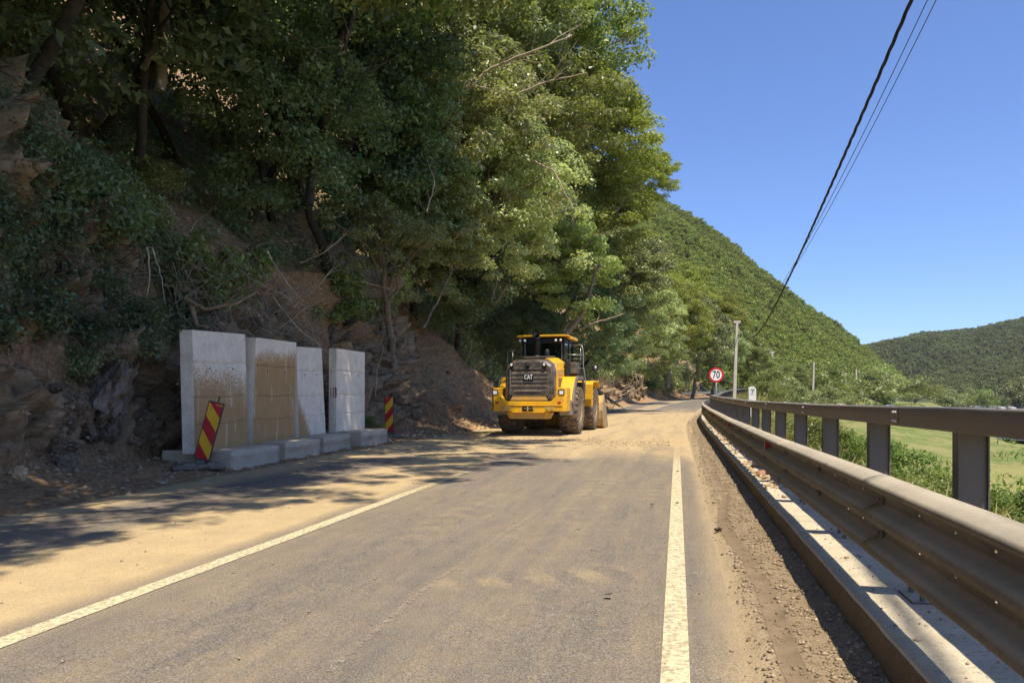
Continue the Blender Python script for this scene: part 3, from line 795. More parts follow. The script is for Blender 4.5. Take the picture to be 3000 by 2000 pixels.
for k, (u, v, Y, r, key, t, lab) in enumerate(NEAR):
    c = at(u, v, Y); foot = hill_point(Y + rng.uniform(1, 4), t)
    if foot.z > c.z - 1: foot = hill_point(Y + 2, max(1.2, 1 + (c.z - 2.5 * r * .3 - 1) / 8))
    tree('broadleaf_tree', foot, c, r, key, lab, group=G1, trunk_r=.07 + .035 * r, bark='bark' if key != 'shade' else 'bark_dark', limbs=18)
# trees whose crowns roof the road's left side above and outside the frame; three big up-slope ones added unseen for shade
ROOF = [((-3.4, 3.0, 12.6), 2.2), ((-15, 13, 15.5), 5.2), ((-16, 19, 19), 5.5), ((-12.5, 24, 20), 5.0), ((-6.4, 3.6, 12.0), 4.0), ((-.9, 6.0, 14.6), 2.9), ((.9, 10.8, 15.4), 3.0), ((-3.8, 8.0, 14.0), 3.0), ((2.6, 15.6, 17.2), 2.7), ((.6, 19.5, 18), 3.2), ((-4.6, 10.5, 13.2), 4.4), ((-2.8, 16.0, 14.8), 4.4), ((-7.5, 15.0, 12.2), 4.6), ((-9.5, 9.0, 11.5), 4.5), ((-1.2, 21.5, 17.0), 4.0), ((-8.0, 21.5, 14.5), 4.8), ((-11.5, 14.0, 12.5), 4.5), ((-5.0, 26.5, 17.5), 4.8), ((-11, 20, 16), 5), ((-13, 8, 12.5), 4.5)]
RL = ['small loose tree near the camera throwing broken shade on the left edge of the road', 'unseen big tree added above the slope to shade the top left corner', 'unseen big tree added up the slope to shade the black hollow', 'unseen big tree added up the slope to shade the hill by the leaning trunk', 'tree whose crown roofs the road from above the left corner of the photo', 'tree reaching over the centre line near the camera, above the photo', 'tree reaching over the road opposite the first concrete element, above the photo', 'tree between the road roof and the near left rocks, above the photo', 'tree reaching over the road opposite the last concrete element, above the photo', 'thin high crown over the road before the loader, above the photo', 'tree overhanging the first concrete element from above the photo', 'tree leaning over the left lane above the striped panels', 'dark canopy tree above the leftmost rocks', 'tree above the left edge of the photo', 'high canopy tree over the gap left of the loader', 'dark canopy tree behind the leaning trunk', 'tree behind the left rocks, deep in shade', 'high canopy tree at the top left of the forest', 'shaded tree high on the slope at the top left', 'tree outside the left edge shading the bank']
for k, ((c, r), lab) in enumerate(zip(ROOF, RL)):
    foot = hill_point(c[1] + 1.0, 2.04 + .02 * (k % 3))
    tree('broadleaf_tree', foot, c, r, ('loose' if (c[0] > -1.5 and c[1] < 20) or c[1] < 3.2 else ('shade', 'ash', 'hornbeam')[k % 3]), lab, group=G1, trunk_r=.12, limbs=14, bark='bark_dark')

# ---- undergrowth that mats the slope (nobody could count it)
g = np.random.default_rng(5)
def undergrowth(name, n, tlo, thi, ylo, yhi, thr, per, leaf, rad, mat, seed, keep=None):
    Yr = g.uniform(ylo, yhi, n * 5); tr = g.uniform(tlo, thi, n * 5)
    i = np.clip(np.searchsorted(Ysc, Yr), 0, len(Ysc) - 1); j = np.clip(np.searchsorted(Tp, tr), 0, len(Tp) - 1)
    p = np.stack([cX[i, j], cY[i, j], cZ[i, j]], -1)
    m = fbm(p[:, 1] * .45, p[:, 2] * .6, o=3, s=seed) > thr
    if keep is not None: m &= keep(Yr, tr, p)
    p = p[m][:n]; r = g.uniform(.6, 1.3, len(p)) * rad
    p = p + np.stack([r * .55, -r * .15, r * .1], -1)
    V, F = leaf_cloud(p, r, per, leaf, .75, seed, .3)
    o = obj(name, npmesh(name, V, F, MATS[mat])); o['kind'] = 'stuff'
    tag(o, {'hillside_undergrowth': 'dark ferny undergrowth and ivy matting the shaded slope', 'ivy_patch': 'bluish green low brush over the rocks at the left edge', 'slope_brush': 'green brush covering the slope behind the loader and along the road bend', 'hanging_grass': 'dry hanging grass over the lip of the bank'}[name], {'hanging_grass': 'grass'}.get(name, 'undergrowth'))
notslide = lambda Y, t, p: ~((Y > 25) & (Y < 38) & (t < 2.0)) & ~((Y > 14.4) & (Y < 27.5) & (t < 1.99))
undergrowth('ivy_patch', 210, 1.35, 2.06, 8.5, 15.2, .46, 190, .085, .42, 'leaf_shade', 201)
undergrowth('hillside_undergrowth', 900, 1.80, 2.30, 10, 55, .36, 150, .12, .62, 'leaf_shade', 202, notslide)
undergrowth('slope_brush', 700, 1.12, 2.3, 37, 112, .30, 130, .20, 1.0, 'leaf_bluegreen', 203, lambda Y, t, p: ~((t < 1.55) & (Y > 52) & (Y < 92)))
undergrowth('hanging_grass', 120, 1.70, 1.98, 14.5, 30, .50, 120, .16, .36, 'leaf_olive', 204, lambda Y, t, p: (p[:, 2] > 3.6))

# ---- individual bushes on the bank, left side
BL = [(12.0, 1.62, .75, 'bush_dark', 'leafy bush over the grey boulder at the left edge'),
      (10.9, 1.25, .55, 'bush_dark', 'dark low bush at the far left above the dirt verge'),
      (13.6, 1.9, .95, 'bush_dark', 'wide bluish bush above the cave-like hollow left of the concrete'),
      (15.2, 2.02, .9, 'bush', 'green sapling standing up from the bank in the shade'),
      (24.6, 1.78, .8, 'bush_dark', 'small bush hanging off the rock outcrop'),
      (30.5, 1.50, .8, 'bush_dark', 'dark bush alone on the bare earth slide left of the loader'),
      (28.4, 1.72, .7, 'bush', 'sparse bush near the top of the earth slide'),
      (22.9, 1.02, .42, 'bush', 'grassy tuft between the last concrete element and the striped panel'),
      (58.5, 1.06, .9, 'bush', 'light green bush at the foot of the rock face beyond the bucket'),
      (92, 1.08, 1.5, 'bush', 'sunlit green bush at the road bend left of the speed sign'),
      (86, 1.45, 1.8, 'bush', 'bushy green growth over the rock face before the bend')]
for Y, t, r, key, lab in BL:
    bush('bush', hill_point(Y, t), r, key, lab)

# ---- embankment bushes right of the rail
def bankp(u, Y, z=None):
    x = (u - 1500) * Y / 2200; L = float(lateral(x, Y)); z_ = float(bank_z(np.array([x]), np.array([Y]), np.array([L]))[0] + road_z(Y)) if z is None else z
    return Vector((x, Y, max(z_, -5)))
BR = [(2985, 7.2, .5, 'bush_dry', 'leafy green bush behind the nearest railing post at the right edge'),
      (2760, 8.6, .48, 'bush', 'leafy bush between the two nearest railing posts'),
      (2900, 9.8, .5, 'bush', 'light green bush behind the nearest railing post'),
      (2650, 10.5, .62, 'bush_dry', 'yellowish tuft of weeds left of the leafy bush between the posts'),
      (2540, 13, .7, 'bush_dry', 'grassy weeds behind the second railing gap'),
      (2450, 19, .9, 'bush_dry', 'pale weeds on the embankment near the dead branch'),
      (2390, 24, 1.2, 'bush', 'green bush beside the rubble on the embankment'),
      (2335, 40, 1.7, 'bush', 'green bush seen low between the far railing posts')]
for u, Y, r, key, lab in BR:
    bush('bush', bankp(u, Y), r, key, lab, hgt=1.0)
FB = [(2235, 92, 3.0, 'bush', 'broad green bush behind the kilometre stone', 1.0), (2290, 100, 3.4, 'bush_dark', 'dark green bush right of the kilometre stone', 1.0),
      (2345, 112, 3.4, 'bush_dark', 'dark round bush under the second utility pole', .7), (2420, 125, 4.0, 'bush_dark', 'dark glossy bush in the row above the railing', .7),
      (2480, 140, 3.6, 'bush', 'olive bush beside the dark glossy one above the railing', .8), (2600, 150, 7.0, 'bush_dark', 'large dark shrub at the foot of the forested hill', .8),
      (2680, 190, 6.0, 'bush', 'mid green shrub right of the large dark one', .7), (2255, 108, 4.0, 'bush', 'green shrub below the shortest visible utility pole', 1.2),
      (2400, 165, 7, 'bush', 'olive shrub on the slope between two utility poles', 1.1), (2550, 200, 8, 'bush', 'olive shrub at the hill foot behind the far poles', 1.0),
      (2895, 330, 6.0, 'bush', 'small round light green tree on the far bank meadow', 1.15), (2840, 335, 6.5, 'bush_dark', 'dark round tree left of the light green one on the far bank', 1.1),
      (2750, 260, 8, 'bush_dark', 'dark shrub at the end of the valley shrub row', .8), (2970, 330, 9, 'bush_dark', 'big bluish tree at the right edge of the far bank', 1.2),
      (2930, 345, 4.5, 'bush_dark', 'small bluish shrub right of the light green tree', 1.0), (2800, 300, 6, 'bush', 'pale shrub in the valley under the opposite hill', .9)]
for u, Y, r, key, lab, hg in FB:
    z = -4.9 if u > 2700 else (-.6 if Y < 240 else -3)
    bush('shrub', ((u - 1500) * Y / 2200, Y, z), r, key, lab, hgt=hg)

# ---- forests on the far hills: one mass each, canopies scattered by geometry nodes
def far_crown(name, seed, mat, n=26, per=46, leaf=.16, rz=1.15):
    C = crown_clumps(seed, 1.0, rz, n, .3)
    V, F = leaf_cloud(C, np.full(n, .34), per, leaf, .7, seed, .15, .8)
    mb = npmesh(name, V, F, MATS[mat]); o = bpy.data.objects.new(name, mb); return o
def forest(name, P, S, mat, label, seed):
    cols = bpy.data.collections.new(name + '_crowns')
    for k in range(3): cols.objects.link(far_crown('canopy', seed + k, mat))
    me = bpy.data.meshes.new(name); me.vertices.add(len(P)); me.vertices.foreach_set('co', np.asarray(P, np.float32).ravel())
    a = me.attributes.new('size', 'FLOAT', 'POINT'); a.data.foreach_set('value', np.asarray(S, np.float32))
    me.materials.append(MATS[mat])
    o = obj(name, me); tag(o, label, 'forest', kind='stuff')
    ng = bpy.data.node_groups.new(name, 'GeometryNodeTree')
    ng.interface.new_socket('Geometry', in_out='INPUT', socket_type='NodeSocketGeometry'); ng.interface.new_socket('Geometry', in_out='OUTPUT', socket_type='NodeSocketGeometry')
    N = ng.nodes.new; gi, go = N('NodeGroupInput'), N('NodeGroupOutput')
    ip = N('GeometryNodeInstanceOnPoints'); ci = N('GeometryNodeCollectionInfo'); ci.inputs[0].default_value = cols
    ci.inputs['Separate Children'].default_value = True; ci.inputs['Reset Children'].default_value = True
    mp = N('GeometryNodeMeshToPoints')
    rv_ = N('FunctionNodeRandomValue'); rv_.data_type = 'FLOAT_VECTOR'; rv_.inputs[1].default_value = (.25, .25, 6.28); rv_.inputs[0].default_value = (-.25, -.25, 0)
    na = N('GeometryNodeInputNamedAttribute'); na.data_type = 'FLOAT'; na.inputs[0].default_value = 'size'
    L_ = ng.links.new
    L_(gi.outputs[0], mp.inputs[0]); L_(mp.outputs[0], ip.inputs['Points']); L_(ci.outputs[0], ip.inputs['Instance']); ip.inputs['Pick Instance'].default_value = True
    L_(rv_.outputs[0], ip.inputs['Rotation']); L_(na.outputs[0], ip.inputs['Scale']); L_(ip.outputs[0], go.inputs[0])
    md = o.modifiers.new('scatter', 'NODES'); md.node_group = ng
    return o
def scatter(X0, X1, Y0, Y1, step, zf, cond, seed, size):
    gq = np.random.default_rng(seed)
    X, Y = np.meshgrid(np.arange(X0, X1, step), np.arange(Y0, Y1, step), indexing='ij')
    X = X + gq.uniform(-.5, .5, X.shape) * step; Y = Y + gq.uniform(-.5, .5, X.shape) * step
    m = cond(X, Y); X, Y = X[m], Y[m]
    S = size(X, Y) * gq.uniform(.7, 1.35, X.shape)
    return np.stack([X, Y, zf(X, Y) + S * .35], -1), S
inview = lambda X, Y: (X > -.10 * Y) & (X < .80 * Y)
P_, S_ = scatter(-20, 340, 95, 618, 3.0, hill_a, lambda X, Y: inview(X, Y) & ((np.interp(Y, FY, FX) - X) > 0) & ((np.interp(Y, FY, FX) - X) < 230) & ((Y > 210) | (lateral(X, Y) < -12)), 31, lambda X, Y: 1.75 + .85 * smooth(150, 300, Y))
forest('hill_forest', P_, S_, 'leaf_far', 'continuous broadleaf forest covering the steep hill behind the poles', 301)
P_, S_ = scatter(150, 1100, 340, 980, 6.4, hill_b, lambda X, Y: inview(X, Y) & (hill_b(X, Y) > -4.5), 32, lambda X, Y: 4.2 + 0 * X)
forest('opposite_forest', P_, S_, 'leaf_farther', 'hazy forest on the opposite valley side at the right', 401)
# taller trees where the near forest meets the hill behind the sign
MID = [(1990, 940, 92, 4.4, 'beech', 'light green forest edge tree left behind the speed sign', 1.2), (2055, 985, 98, 4.6, 'ash', 'dark hollowed tree behind the speed sign', 1.3), (2010, 860, 110, 5.0, 'beech', 'bright green tree above the speed sign, next to the near forest', 1.0),
       (2110, 1030, 104, 4.0, 'ash', 'dark tree just left of the nearest utility pole', 1.1), (2195, 1050, 112, 4.2, 'hornbeam', 'olive tree right of the nearest utility pole', 1.0), (2110, 930, 125, 5.0, 'beech', 'yellow green tree on the hill above the nearest utility pole', 1.0),
       (2230, 1085, 122, 3.6, 'ash', 'bluish tree left of the second utility pole', .9), (2320, 1110, 160, 4.5, 'hornbeam', 'olive tree between the second and third utility poles', .9)]
for u, v, Y, r, key, lab, hg in MID:
    c = at(u, v, Y); tree('broadleaf_tree', (c.x - 1, Y + 1.5, c.z - r * hg - 2.5), c, r, key, lab, group='trees at the foot of the far hill', hgt=hg, trunk_r=.25, limbs=10)

# ---- bare boughs, leaning trunks, roots and twigs
def stick(name, pts, r0, r1, mat, label, cat, group=None, n=6, wob=.02, twigs=0):
    pts = [Vector(p) for p in pts]; P = []; Rr = []
    for i in range(len(pts) - 1):
        for k in range(5):
            t = k / 5; P.append(pts[i].lerp(pts[i + 1], t) + Vector([rng.uniform(-1, 1) for _ in 'xyz']) * wob * (i + k > 0))
    P.append(pts[-1]); Rr = [r0 + (r1 - r0) * i / (len(P) - 1) for i in range(len(P))]
    mb = MB(); mb.tube(P, Rr, n)
    for _ in range(twigs):
        i = rng.randint(len(P) // 4, len(P) - 2); L = (pts[-1] - pts[0]).length * rng.uniform(.15, .4)
        d = ((P[i + 1] - P[i]).normalized() + Vector([rng.uniform(-1, 1) for _ in 'xyz']) * .8).normalized()
        limb(mb, P[i], P[i] + d * L, Rr[i] * .5, r1 * .4, .15, 4, 4)
    o = obj(name, mb.mesh(name, MATS[mat], True, False)); return tag(o, label, cat, group)
stick('leaning_trunk', [at(905, 600, 21), at(930, 400, 21), at(985, 250, 21), at(1055, -60, 21.5)], .13, .07, 'bark_dark', 'long dark trunk leaning right across the shaded forest', 'tree trunk', wob=.03, twigs=4)
stick('bare_trunk', [at(466, 265, 17), at(480, 120, 17), at(488, -60, 17)], .13, .11, 'bark', 'twisted pale trunk in the black hollow at the top left', 'tree trunk', wob=.03, twigs=1)
stick('bare_trunk', [at(418, 205, 17.2), at(465, 110, 17.1), at(482, 20, 17)], .07, .06, 'bark', 'thin second trunk crossing the twisted pale one', 'tree trunk', wob=.02)
stick('bare_trunk', [at(700, 230, 20), at(735, 120, 20), at(755, -60, 20)], .11, .08, 'bark_dark', 'dark upright trunk right of the black hollow', 'tree trunk')
stick('dead_bough', [at(680, 40, 20), at(760, 58, 19.6), at(900, 130, 19.2), at(940, 155, 19)], .05, .02, 'dead_wood', 'pale dead bough at the top left of the sunlit leaves', 'dead branch', twigs=5)
stick('dead_bough', [at(1360, 270, 28), at(1440, 200, 27.5), at(1560, 150, 27), at(1680, 105, 27)], .07, .02, 'dead_wood', 'long pale dead bough rising right across the forest', 'dead branch', twigs=8)
stick('dead_bough', [at(1290, 245, 27.5), at(1360, 240, 27), at(1430, 260, 27)], .04, .015, 'dead_wood', 'short pale dead bough beside the long one', 'dead branch', twigs=6)
stick('dead_bough', [at(1480, 290, 28), at(1600, 240, 27.5), at(1720, 215, 27)], .05, .015, 'dead_wood', 'pale dead bough below the long one', 'dead branch', twigs=8)
stick('dead_bough', [at(1560, 470, 28.5), at(1620, 500, 28), at(1680, 610, 27.5)], .04, .012, 'dead_wood', 'thin dead bough hanging down in the sunlit leaves', 'dead branch', twigs=8)
stick('dead_bough', [at(1250, 620, 25.5), at(1275, 540, 25.5), at(1250, 460, 25.5)], .03, .01, 'dead_wood', 'dead twig fan in the shade left of the sunlit leaves', 'dead branch', twigs=9)
stick('forked_trunk', [at(1650, 990, 40), at(1700, 930, 40), at(1725, 880, 40), at(1745, 780, 40)], .17, .09, 'bark', 'bent bare trunk right above the loader cab', 'tree trunk', wob=.03, twigs=2)
stick('forked_trunk', [at(1695, 965, 41), at(1760, 940, 41), at(1830, 920, 41)], .08, .04, 'bark', 'thin bough forking right behind the loader cab', 'tree trunk', wob=.03, twigs=3)
for k, (u0, v0, u1, v1, Y, lab) in enumerate([(1440, 880, 1460, 780, 31, 'thin upright sapling stem left above the loader'), (1455, 885, 1500, 800, 31.5, 'slanting sapling stem left above the loader'), (1240, 960, 1330, 780, 27, 'slanting sapling stem above the earth slide')]):
    stick('sapling_stem', [at(u0, v0, Y), at((u0 + u1) / 2 + 4, (v0 + v1) / 2, Y), at(u1, v1, Y)], .05, .03, 'bark', lab, 'sapling', twigs=3)
roots = [([(545, 875, 15.3), (600, 905, 15.2), (690, 890, 15.2), (760, 850, 15.4)], .05, 'thick root looping out of the bank above the first element', 1),
         ([(560, 895, 15.3), (575, 950, 15.2), (620, 965, 15.2)], .06, 'stout root stub curling down above the first element', 0),
         ([(610, 945, 15.6), (660, 960, 15.4), (725, 970, 15.4), (750, 990, 15.5)], .025, 'thin pale root hanging above the first and second elements', 0),
         ([(430, 725, 14), (440, 800, 13.9), (425, 890, 13.9)], .02, 'pale root hanging straight down left of the concrete', 0),
         ([(445, 725, 14), (470, 800, 13.9), (485, 890, 13.9)], .015, 'thinner pale root hanging beside the straight one', 0),
         ([(770, 965, 17), (800, 985, 16.9), (850, 1000, 16.9)], .035, 'curved root behind the top of the second element', 1),
         ([(800, 870, 18), (870, 960, 17.8), (960, 1030, 18.2)], .02, 'pale root slanting down to the third element', 1),
         ([(880, 880, 18), (820, 800, 17.8), (780, 730, 18)], .02, 'brown bough over the second element', 3),
         ([(780, 860, 17.5), (860, 850, 17.2), (930, 820, 17)], .02, 'dry forked branch above the second element', 6),
         ([(700, 790, 17), (760, 830, 16.8), (900, 900, 17)], .015, 'dry twig tangle above the second element', 7),
         ([(860, 900, 18), (940, 830, 17.5), (980, 780, 17.5)], .02, 'dry branch rising right above the third element', 6),
         ([(1100, 1160, 24), (1105, 1080, 23.9), (1125, 1010, 24)], .02, 'pale thin root left of the second striped panel', 1),
         ([(1010, 820, 21), (1080, 830, 20.5), (1150, 850, 20.5)], .012, 'thin twig sticking out above the fourth element', 2),
         ([(880, 770, 18), (950, 740, 17.5), (1010, 690, 17.5)], .02, 'bare stem among the twigs above the third element', 3),
         ([(820, 960, 17), (900, 900, 17), (960, 870, 17)], .012, 'thin bare shoot between the second and fourth elements', 3)]
for p, r, lab, tw in roots:
    stick('root', [at(*q) for q in p], r, r * .45, 'root_wood' if r > .022 else 'dead_wood', lab, 'root', 'roots and twigs hanging from the bank', 5, .015, tw)

def twigs(name, n, boxes, mat, label, seed, r=.006):
    q = random.Random(seed); mb = MB()
    for _ in range(n):
        x0, x1, y0, y1, z0, z1 = boxes[q.randrange(len(boxes))]
        Y = q.uniform(y0, y1); z = q.uniform(z0, z1); i = int(np.argmin(abs(Ysc - Y))); j = int(np.argmin(abs(cZ[i, 22:90] - z))) + 22
        a = Vector((float(cX[i, j]) + q.uniform(-.05, .1), Y, z)); d = Vector((q.uniform(.1, .8), q.uniform(-1, 1), q.uniform(-.9, .6))).normalized(); L = q.uniform(.35, 1.3)
        p = [a]
        for k in range(5): d = (d + Vector((q.uniform(-.3, .25), q.uniform(-.3, .3), q.uniform(-.35, .15)))).normalized(); p.append(p[-1] + d * L / 5)
        mb.tube(p, [r * (1.6 - .25 * k) for k in range(6)], 3)
        if q.random() < .5: b = p[3]; mb.tube([b, b + Vector((q.uniform(-1, 1), q.uniform(-1, 1), q.uniform(-1, .6))) * L * .25], [r * .7, r * .3], 3)
    o = obj(name, mb.mesh(name, MATS[mat], True, False)); tag(o, label, 'twigs', kind='stuff')
B_ = [(0, 0, 15, 19.5, 2.7, 5.2), (0, 0, 17, 23, 2.6, 4.6), (0, 0, 24, 28, 1.5, 5)]
twigs('dry_twigs', 420, B_, 'dead_wood', 'tangle of dry twigs hanging over the bank above the concrete elements', 41)
twigs('fine_roots', 500, B_ + [(0, 0, 10, 15, 1.2, 5), (0, 0, 28, 40, .8, 5)], 'root_wood', 'fine brown roots hanging from the raw bank', 42, .005)
# ------------------------------------------------------------------ kerb and guard rail
RL_ = 1.57
Y0 = 4.65
def sag(Y): return np.interp(Y, [3, 9, 17, 26, 38], [0, -.055, -.09, -.06, 0])
def kerb_strip():
    prof = [(1.02, -.1), (1.02, .0), (1.02, .10), (1.02, .20), (1.02, .262), (1.032, .278)] + [(1.10 + .09 * k, .28) for k in range(9)] + [(1.90, .28), (1.915, .26), (1.92, -.2)]
    Ys = stations(-3, 66, .07, .006); V = []
    for Y in Ys:
        dz = float(sag(Y)) * .6
        for L, z in prof:
            n = float(fbm(np.array(Y * 3.0), np.array(L * 4 + z * 5), o=3, s=7)) - .5
            chip = -.03 * max(0, float(vnoise(np.array(Y * 2.3), np.array(.5), s=8)) - .72) if z > .25 and L < 1.05 else 0
            V.append(P3(Y, L + .012 * n * (L < 1.05) - chip * .0, z + dz * (z > 0) + .010 * n * (z > .2) + chip))
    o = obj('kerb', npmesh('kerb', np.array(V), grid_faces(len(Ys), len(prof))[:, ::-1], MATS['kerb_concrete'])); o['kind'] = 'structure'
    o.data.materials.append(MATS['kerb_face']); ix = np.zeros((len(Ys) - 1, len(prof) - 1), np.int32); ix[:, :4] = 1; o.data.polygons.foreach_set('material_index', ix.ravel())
kerb_strip()
rail = empty('guard_rail', P3(4.65, RL_, .28), 0, 'grey steel guard rail of beam, posts and square top rail along the kerb', 'guard rail')
RI = Matrix.Translation(-rail.location)
def railpart(name, V, F, mat, smooth_=False, parent=rail, solid=0):
    V = np.array([list(v) for v in V]) - np.array(rail.location)
    o = obj(name, npmesh(name, V, F, MATS[mat], smooth_), parent)
    if solid:
        m = o.modifiers.new('thickness', 'SOLIDIFY'); m.thickness = solid; m.offset = 1
    return o
POSTS = [Y0 + 1.97 * k for k in range(-2, 58)]
zz = np.concatenate([np.linspace(.515, .655, 9), np.linspace(.662, .678, 2), np.linspace(.69, .86, 11), np.linspace(.867, .883, 2), np.linspace(.895, 1.035, 9)])
zz = .505 + (zz - .515) * (.485 / .52)
ll = 1.150 - .046 * np.clip(1.35 * np.cos(2 * np.pi * (zz - .5545) / .1935), -1, 1)
ll[0] += .012
ll = np.where(zz > .945, ll + (zz - .945) * 1.5, ll)
HJ = [9, 21 + 1]
HJ = [int(np.argmin(abs(zz - .652))), int(np.argmin(abs(zz - .845)))]
for s_ in range(-1, 27):
    ya, yb = Y0 + 3.94 * s_ - .12, Y0 + 3.94 * (s_ + 1) + .12
    near = ya < 22
    ys = list(np.arange(ya, yb, .25 if near else .6)) + [yb]; holes = []
    if near:
        for q in (.52, .94, 1.40, 2.40, 2.81, 3.30):
            hy = Y0 + 3.94 * s_ + q; ys += [hy - .014, hy + .014]; holes.append(hy)
    ys = sorted(ys); dl = .004 * (s_ % 2)
    V = [P3(Y, l - dl, z + float(sag(Y))) for Y in ys for l, z in zip(ll, zz)]
    F = grid_faces(len(ys), len(zz)).tolist(); keep = []
    for n_, f in enumerate(F):
        i, j = divmod(n_, len(zz) - 1)
        if near and j in HJ and any(abs((ys[i] + ys[i + 1]) / 2 - hy) < .01 for hy in holes): continue
        keep.append(f)
    railpart('beam_panel', V, np.array(keep), 'rail_steel', True, solid=.004)
def rbox(Y, l0, l1, y0, y1, z0, z1, mb):   # a box in road directions at station Y
    b = P3(Y, 0); k = float(slope(Y)); n = math.sqrt(1 + k * k); d = Vector((k / n, 1 / n, 0)); r = Vector((1 / n, -k / n, 0)); dz = float(sag(Y))
    vs = [b + r * l + d * y + Vector((0, 0, z + dz)) - rail.location for l in (l0, l1) for y in (y0, y1) for z in (z0, z1)]
    mb.add(vs, [(0, 1, 3, 2), (4, 6, 7, 5), (0, 4, 5, 1), (2, 3, 7, 6), (0, 2, 6, 4), (1, 5, 7, 3)])
def rcyl(Y, l, y, z, r, h, axis, mb, n=8):
    b = P3(Y, 0); k = float(slope(Y)); nn = math.sqrt(1 + k * k); d = Vector((k / nn, 1 / nn, 0)); rt = Vector((1 / nn, -k / nn, 0)); dz = float(sag(Y))
    c = b + rt * l + d * y + Vector((0, 0, z + dz)) - rail.location
    a = {'r': -rt, 'z': Vector((0, 0, 1))}[axis]
    mb.tube([c, c + a * h * .6, c + a * h], [r, r * .95, r * .5], n)
for k, Y in enumerate(POSTS):
    near = Y < 26
    m = MB(); rbox(Y, RL_, RL_ + .008, -.05, .05, .300, 1.245, m); rbox(Y, RL_ + .152, RL_ + .16, -.05, .05, .300, 1.245, m); rbox(Y, RL_ + .009, RL_ + .151, -.030, -.024, .300, 1.245, m)
    post = m.build('post', MATS['post_steel'], rail)
    if Y < 40:
        m = MB(); rbox(Y, 1.30, 1.86, -.15, .13, .284, .300, m); m.build('base_plate', MATS['rail_steel'], post, bevel=.004)
    if near:
        for l in (1.36, 1.80):
            for y in (-.13, .08): m = MB(); rcyl(Y, l, y, .30, .016, .045, 'z', m); m.build('anchor_nut', MATS['post_steel'], post)
    m = MB(); rbox(Y, 1.215, RL_ - .002, -.055, .055, .56, .80, m); m.build('spacer', MATS['post_steel'], post)
    if Y < 22:
        for z in (.652, .845):
            w = MB(); rbox(Y + .02, 1.176, 1.190, -.03, .03, z - .034, z + .034, w); wo = w.build('washer_plate', MATS['rail_steel'], rail, bevel=.002)
            w = MB(); rcyl(Y + .02, 1.176, 0, z, .012, .02, 'r', w); w.build('bolt', MATS['post_steel'], wo)
for s_ in range(-1, 27):
    ya, yb = Y0 + 3.94 * s_ + 1.04, Y0 + 3.94 * (s_ + 1) + 1.03
    ys = np.linspace(ya, yb, 7); a, b_, z0, z1, c = RL_ - .02, RL_ + .24, 1.245, 1.385, .014
    sec = [(a + c, z0), (b_ - c, z0), (b_, z0 + c), (b_, z1 - c), (b_ - c, z1), (a + c, z1), (a + .004, z1 - .004), (a, z1 - c), (a, z0 + c)]
    V = [P3(Y, l, z + float(sag(Y))) for Y in ys for l, z in sec]; n = len(sec)
    F = [(i * n + j, i * n + (j + 1) % n, (i + 1) * n + (j + 1) % n, (i + 1) * n + j) for i in range(6) for j in range(n)]
    tr = railpart('top_rail', V, np.array(F), 'rail_top')if False else railpart('top_rail', V, np.array(F), 'post_steel')
    if ya < 30:
        for y, z in ((-.03, 1.285), (.03, 1.285), (-.03, 1.345), (.03, 1.345)):
            w = MB(); rcyl(ya + .07, a - .001, y, z, .011, .018, 'r', w); w.build('bolt', MATS['bolt_steel'], tr)
        for q in (.9, 1.02, 2.75, 2.87):
            w = MB(); rcyl(ya + q - .9 + .5, RL_ + .07, 0, 1.385, .022, .012, 'z', w, 10); w.build('cap_bolt', MATS['bolt_steel'], tr)
simple('reflector_red', (.36, .035, .03), .35, 0, .2, 20, .1, 60)
for Y in (10.0, 17.2, 2.3, 25, 33):
    w = MB(); b = P3(Y, 1.12, .845 + float(sag(Y))) - rail.location
    k = float(slope(Y)); nn = math.sqrt(1 + k * k); d = Vector((k / nn, 1 / nn, 0)); r = Vector((1 / nn, -k / nn, 0)); z = Vector((0, 0, 1))
    pr = [b - z * .065, b + z * .065, b + r * .07 + z * .04, b + r * .07 - z * .04]
    w.add([p - d * .012 for p in pr] + [p + d * .03 for p in pr], [(0, 1, 2, 3), (7, 6, 5, 4), (0, 4, 5, 1), (1, 5, 6, 2), (2, 6, 7, 3), (3, 7, 4, 0)])
    w.build('reflector', MATS['reflector_red'], rail, label='red plastic reflector in the upper groove of the beam')
simple('mark_black', (.03, .028, .025), .8, 0, .2, 20, .1, 60)
for Y, sc in ((5.9, 1.0), (8.9, .9), (12.5, .8), (19, .8)):   # hand-scrawled check marks on the beam's crown
    w = MB(); B = lambda a, l, z: P3(Y + a, l, z + float(sag(Y))) - rail.location
    for a in (0, .045):
        p = [B(a - .03, 1.113, .950), B(a, 1.101, .930), B(a + .03, 1.112, .962)]
        for i in (0, 1):
            q, e = p[i], p[i + 1]; t = Vector((0, 0, .004)); w.add([q - t, q + t, e + t, e - t], [(0, 1, 2, 3)])
    w.build('scrawl', MATS['mark_black'], rail)

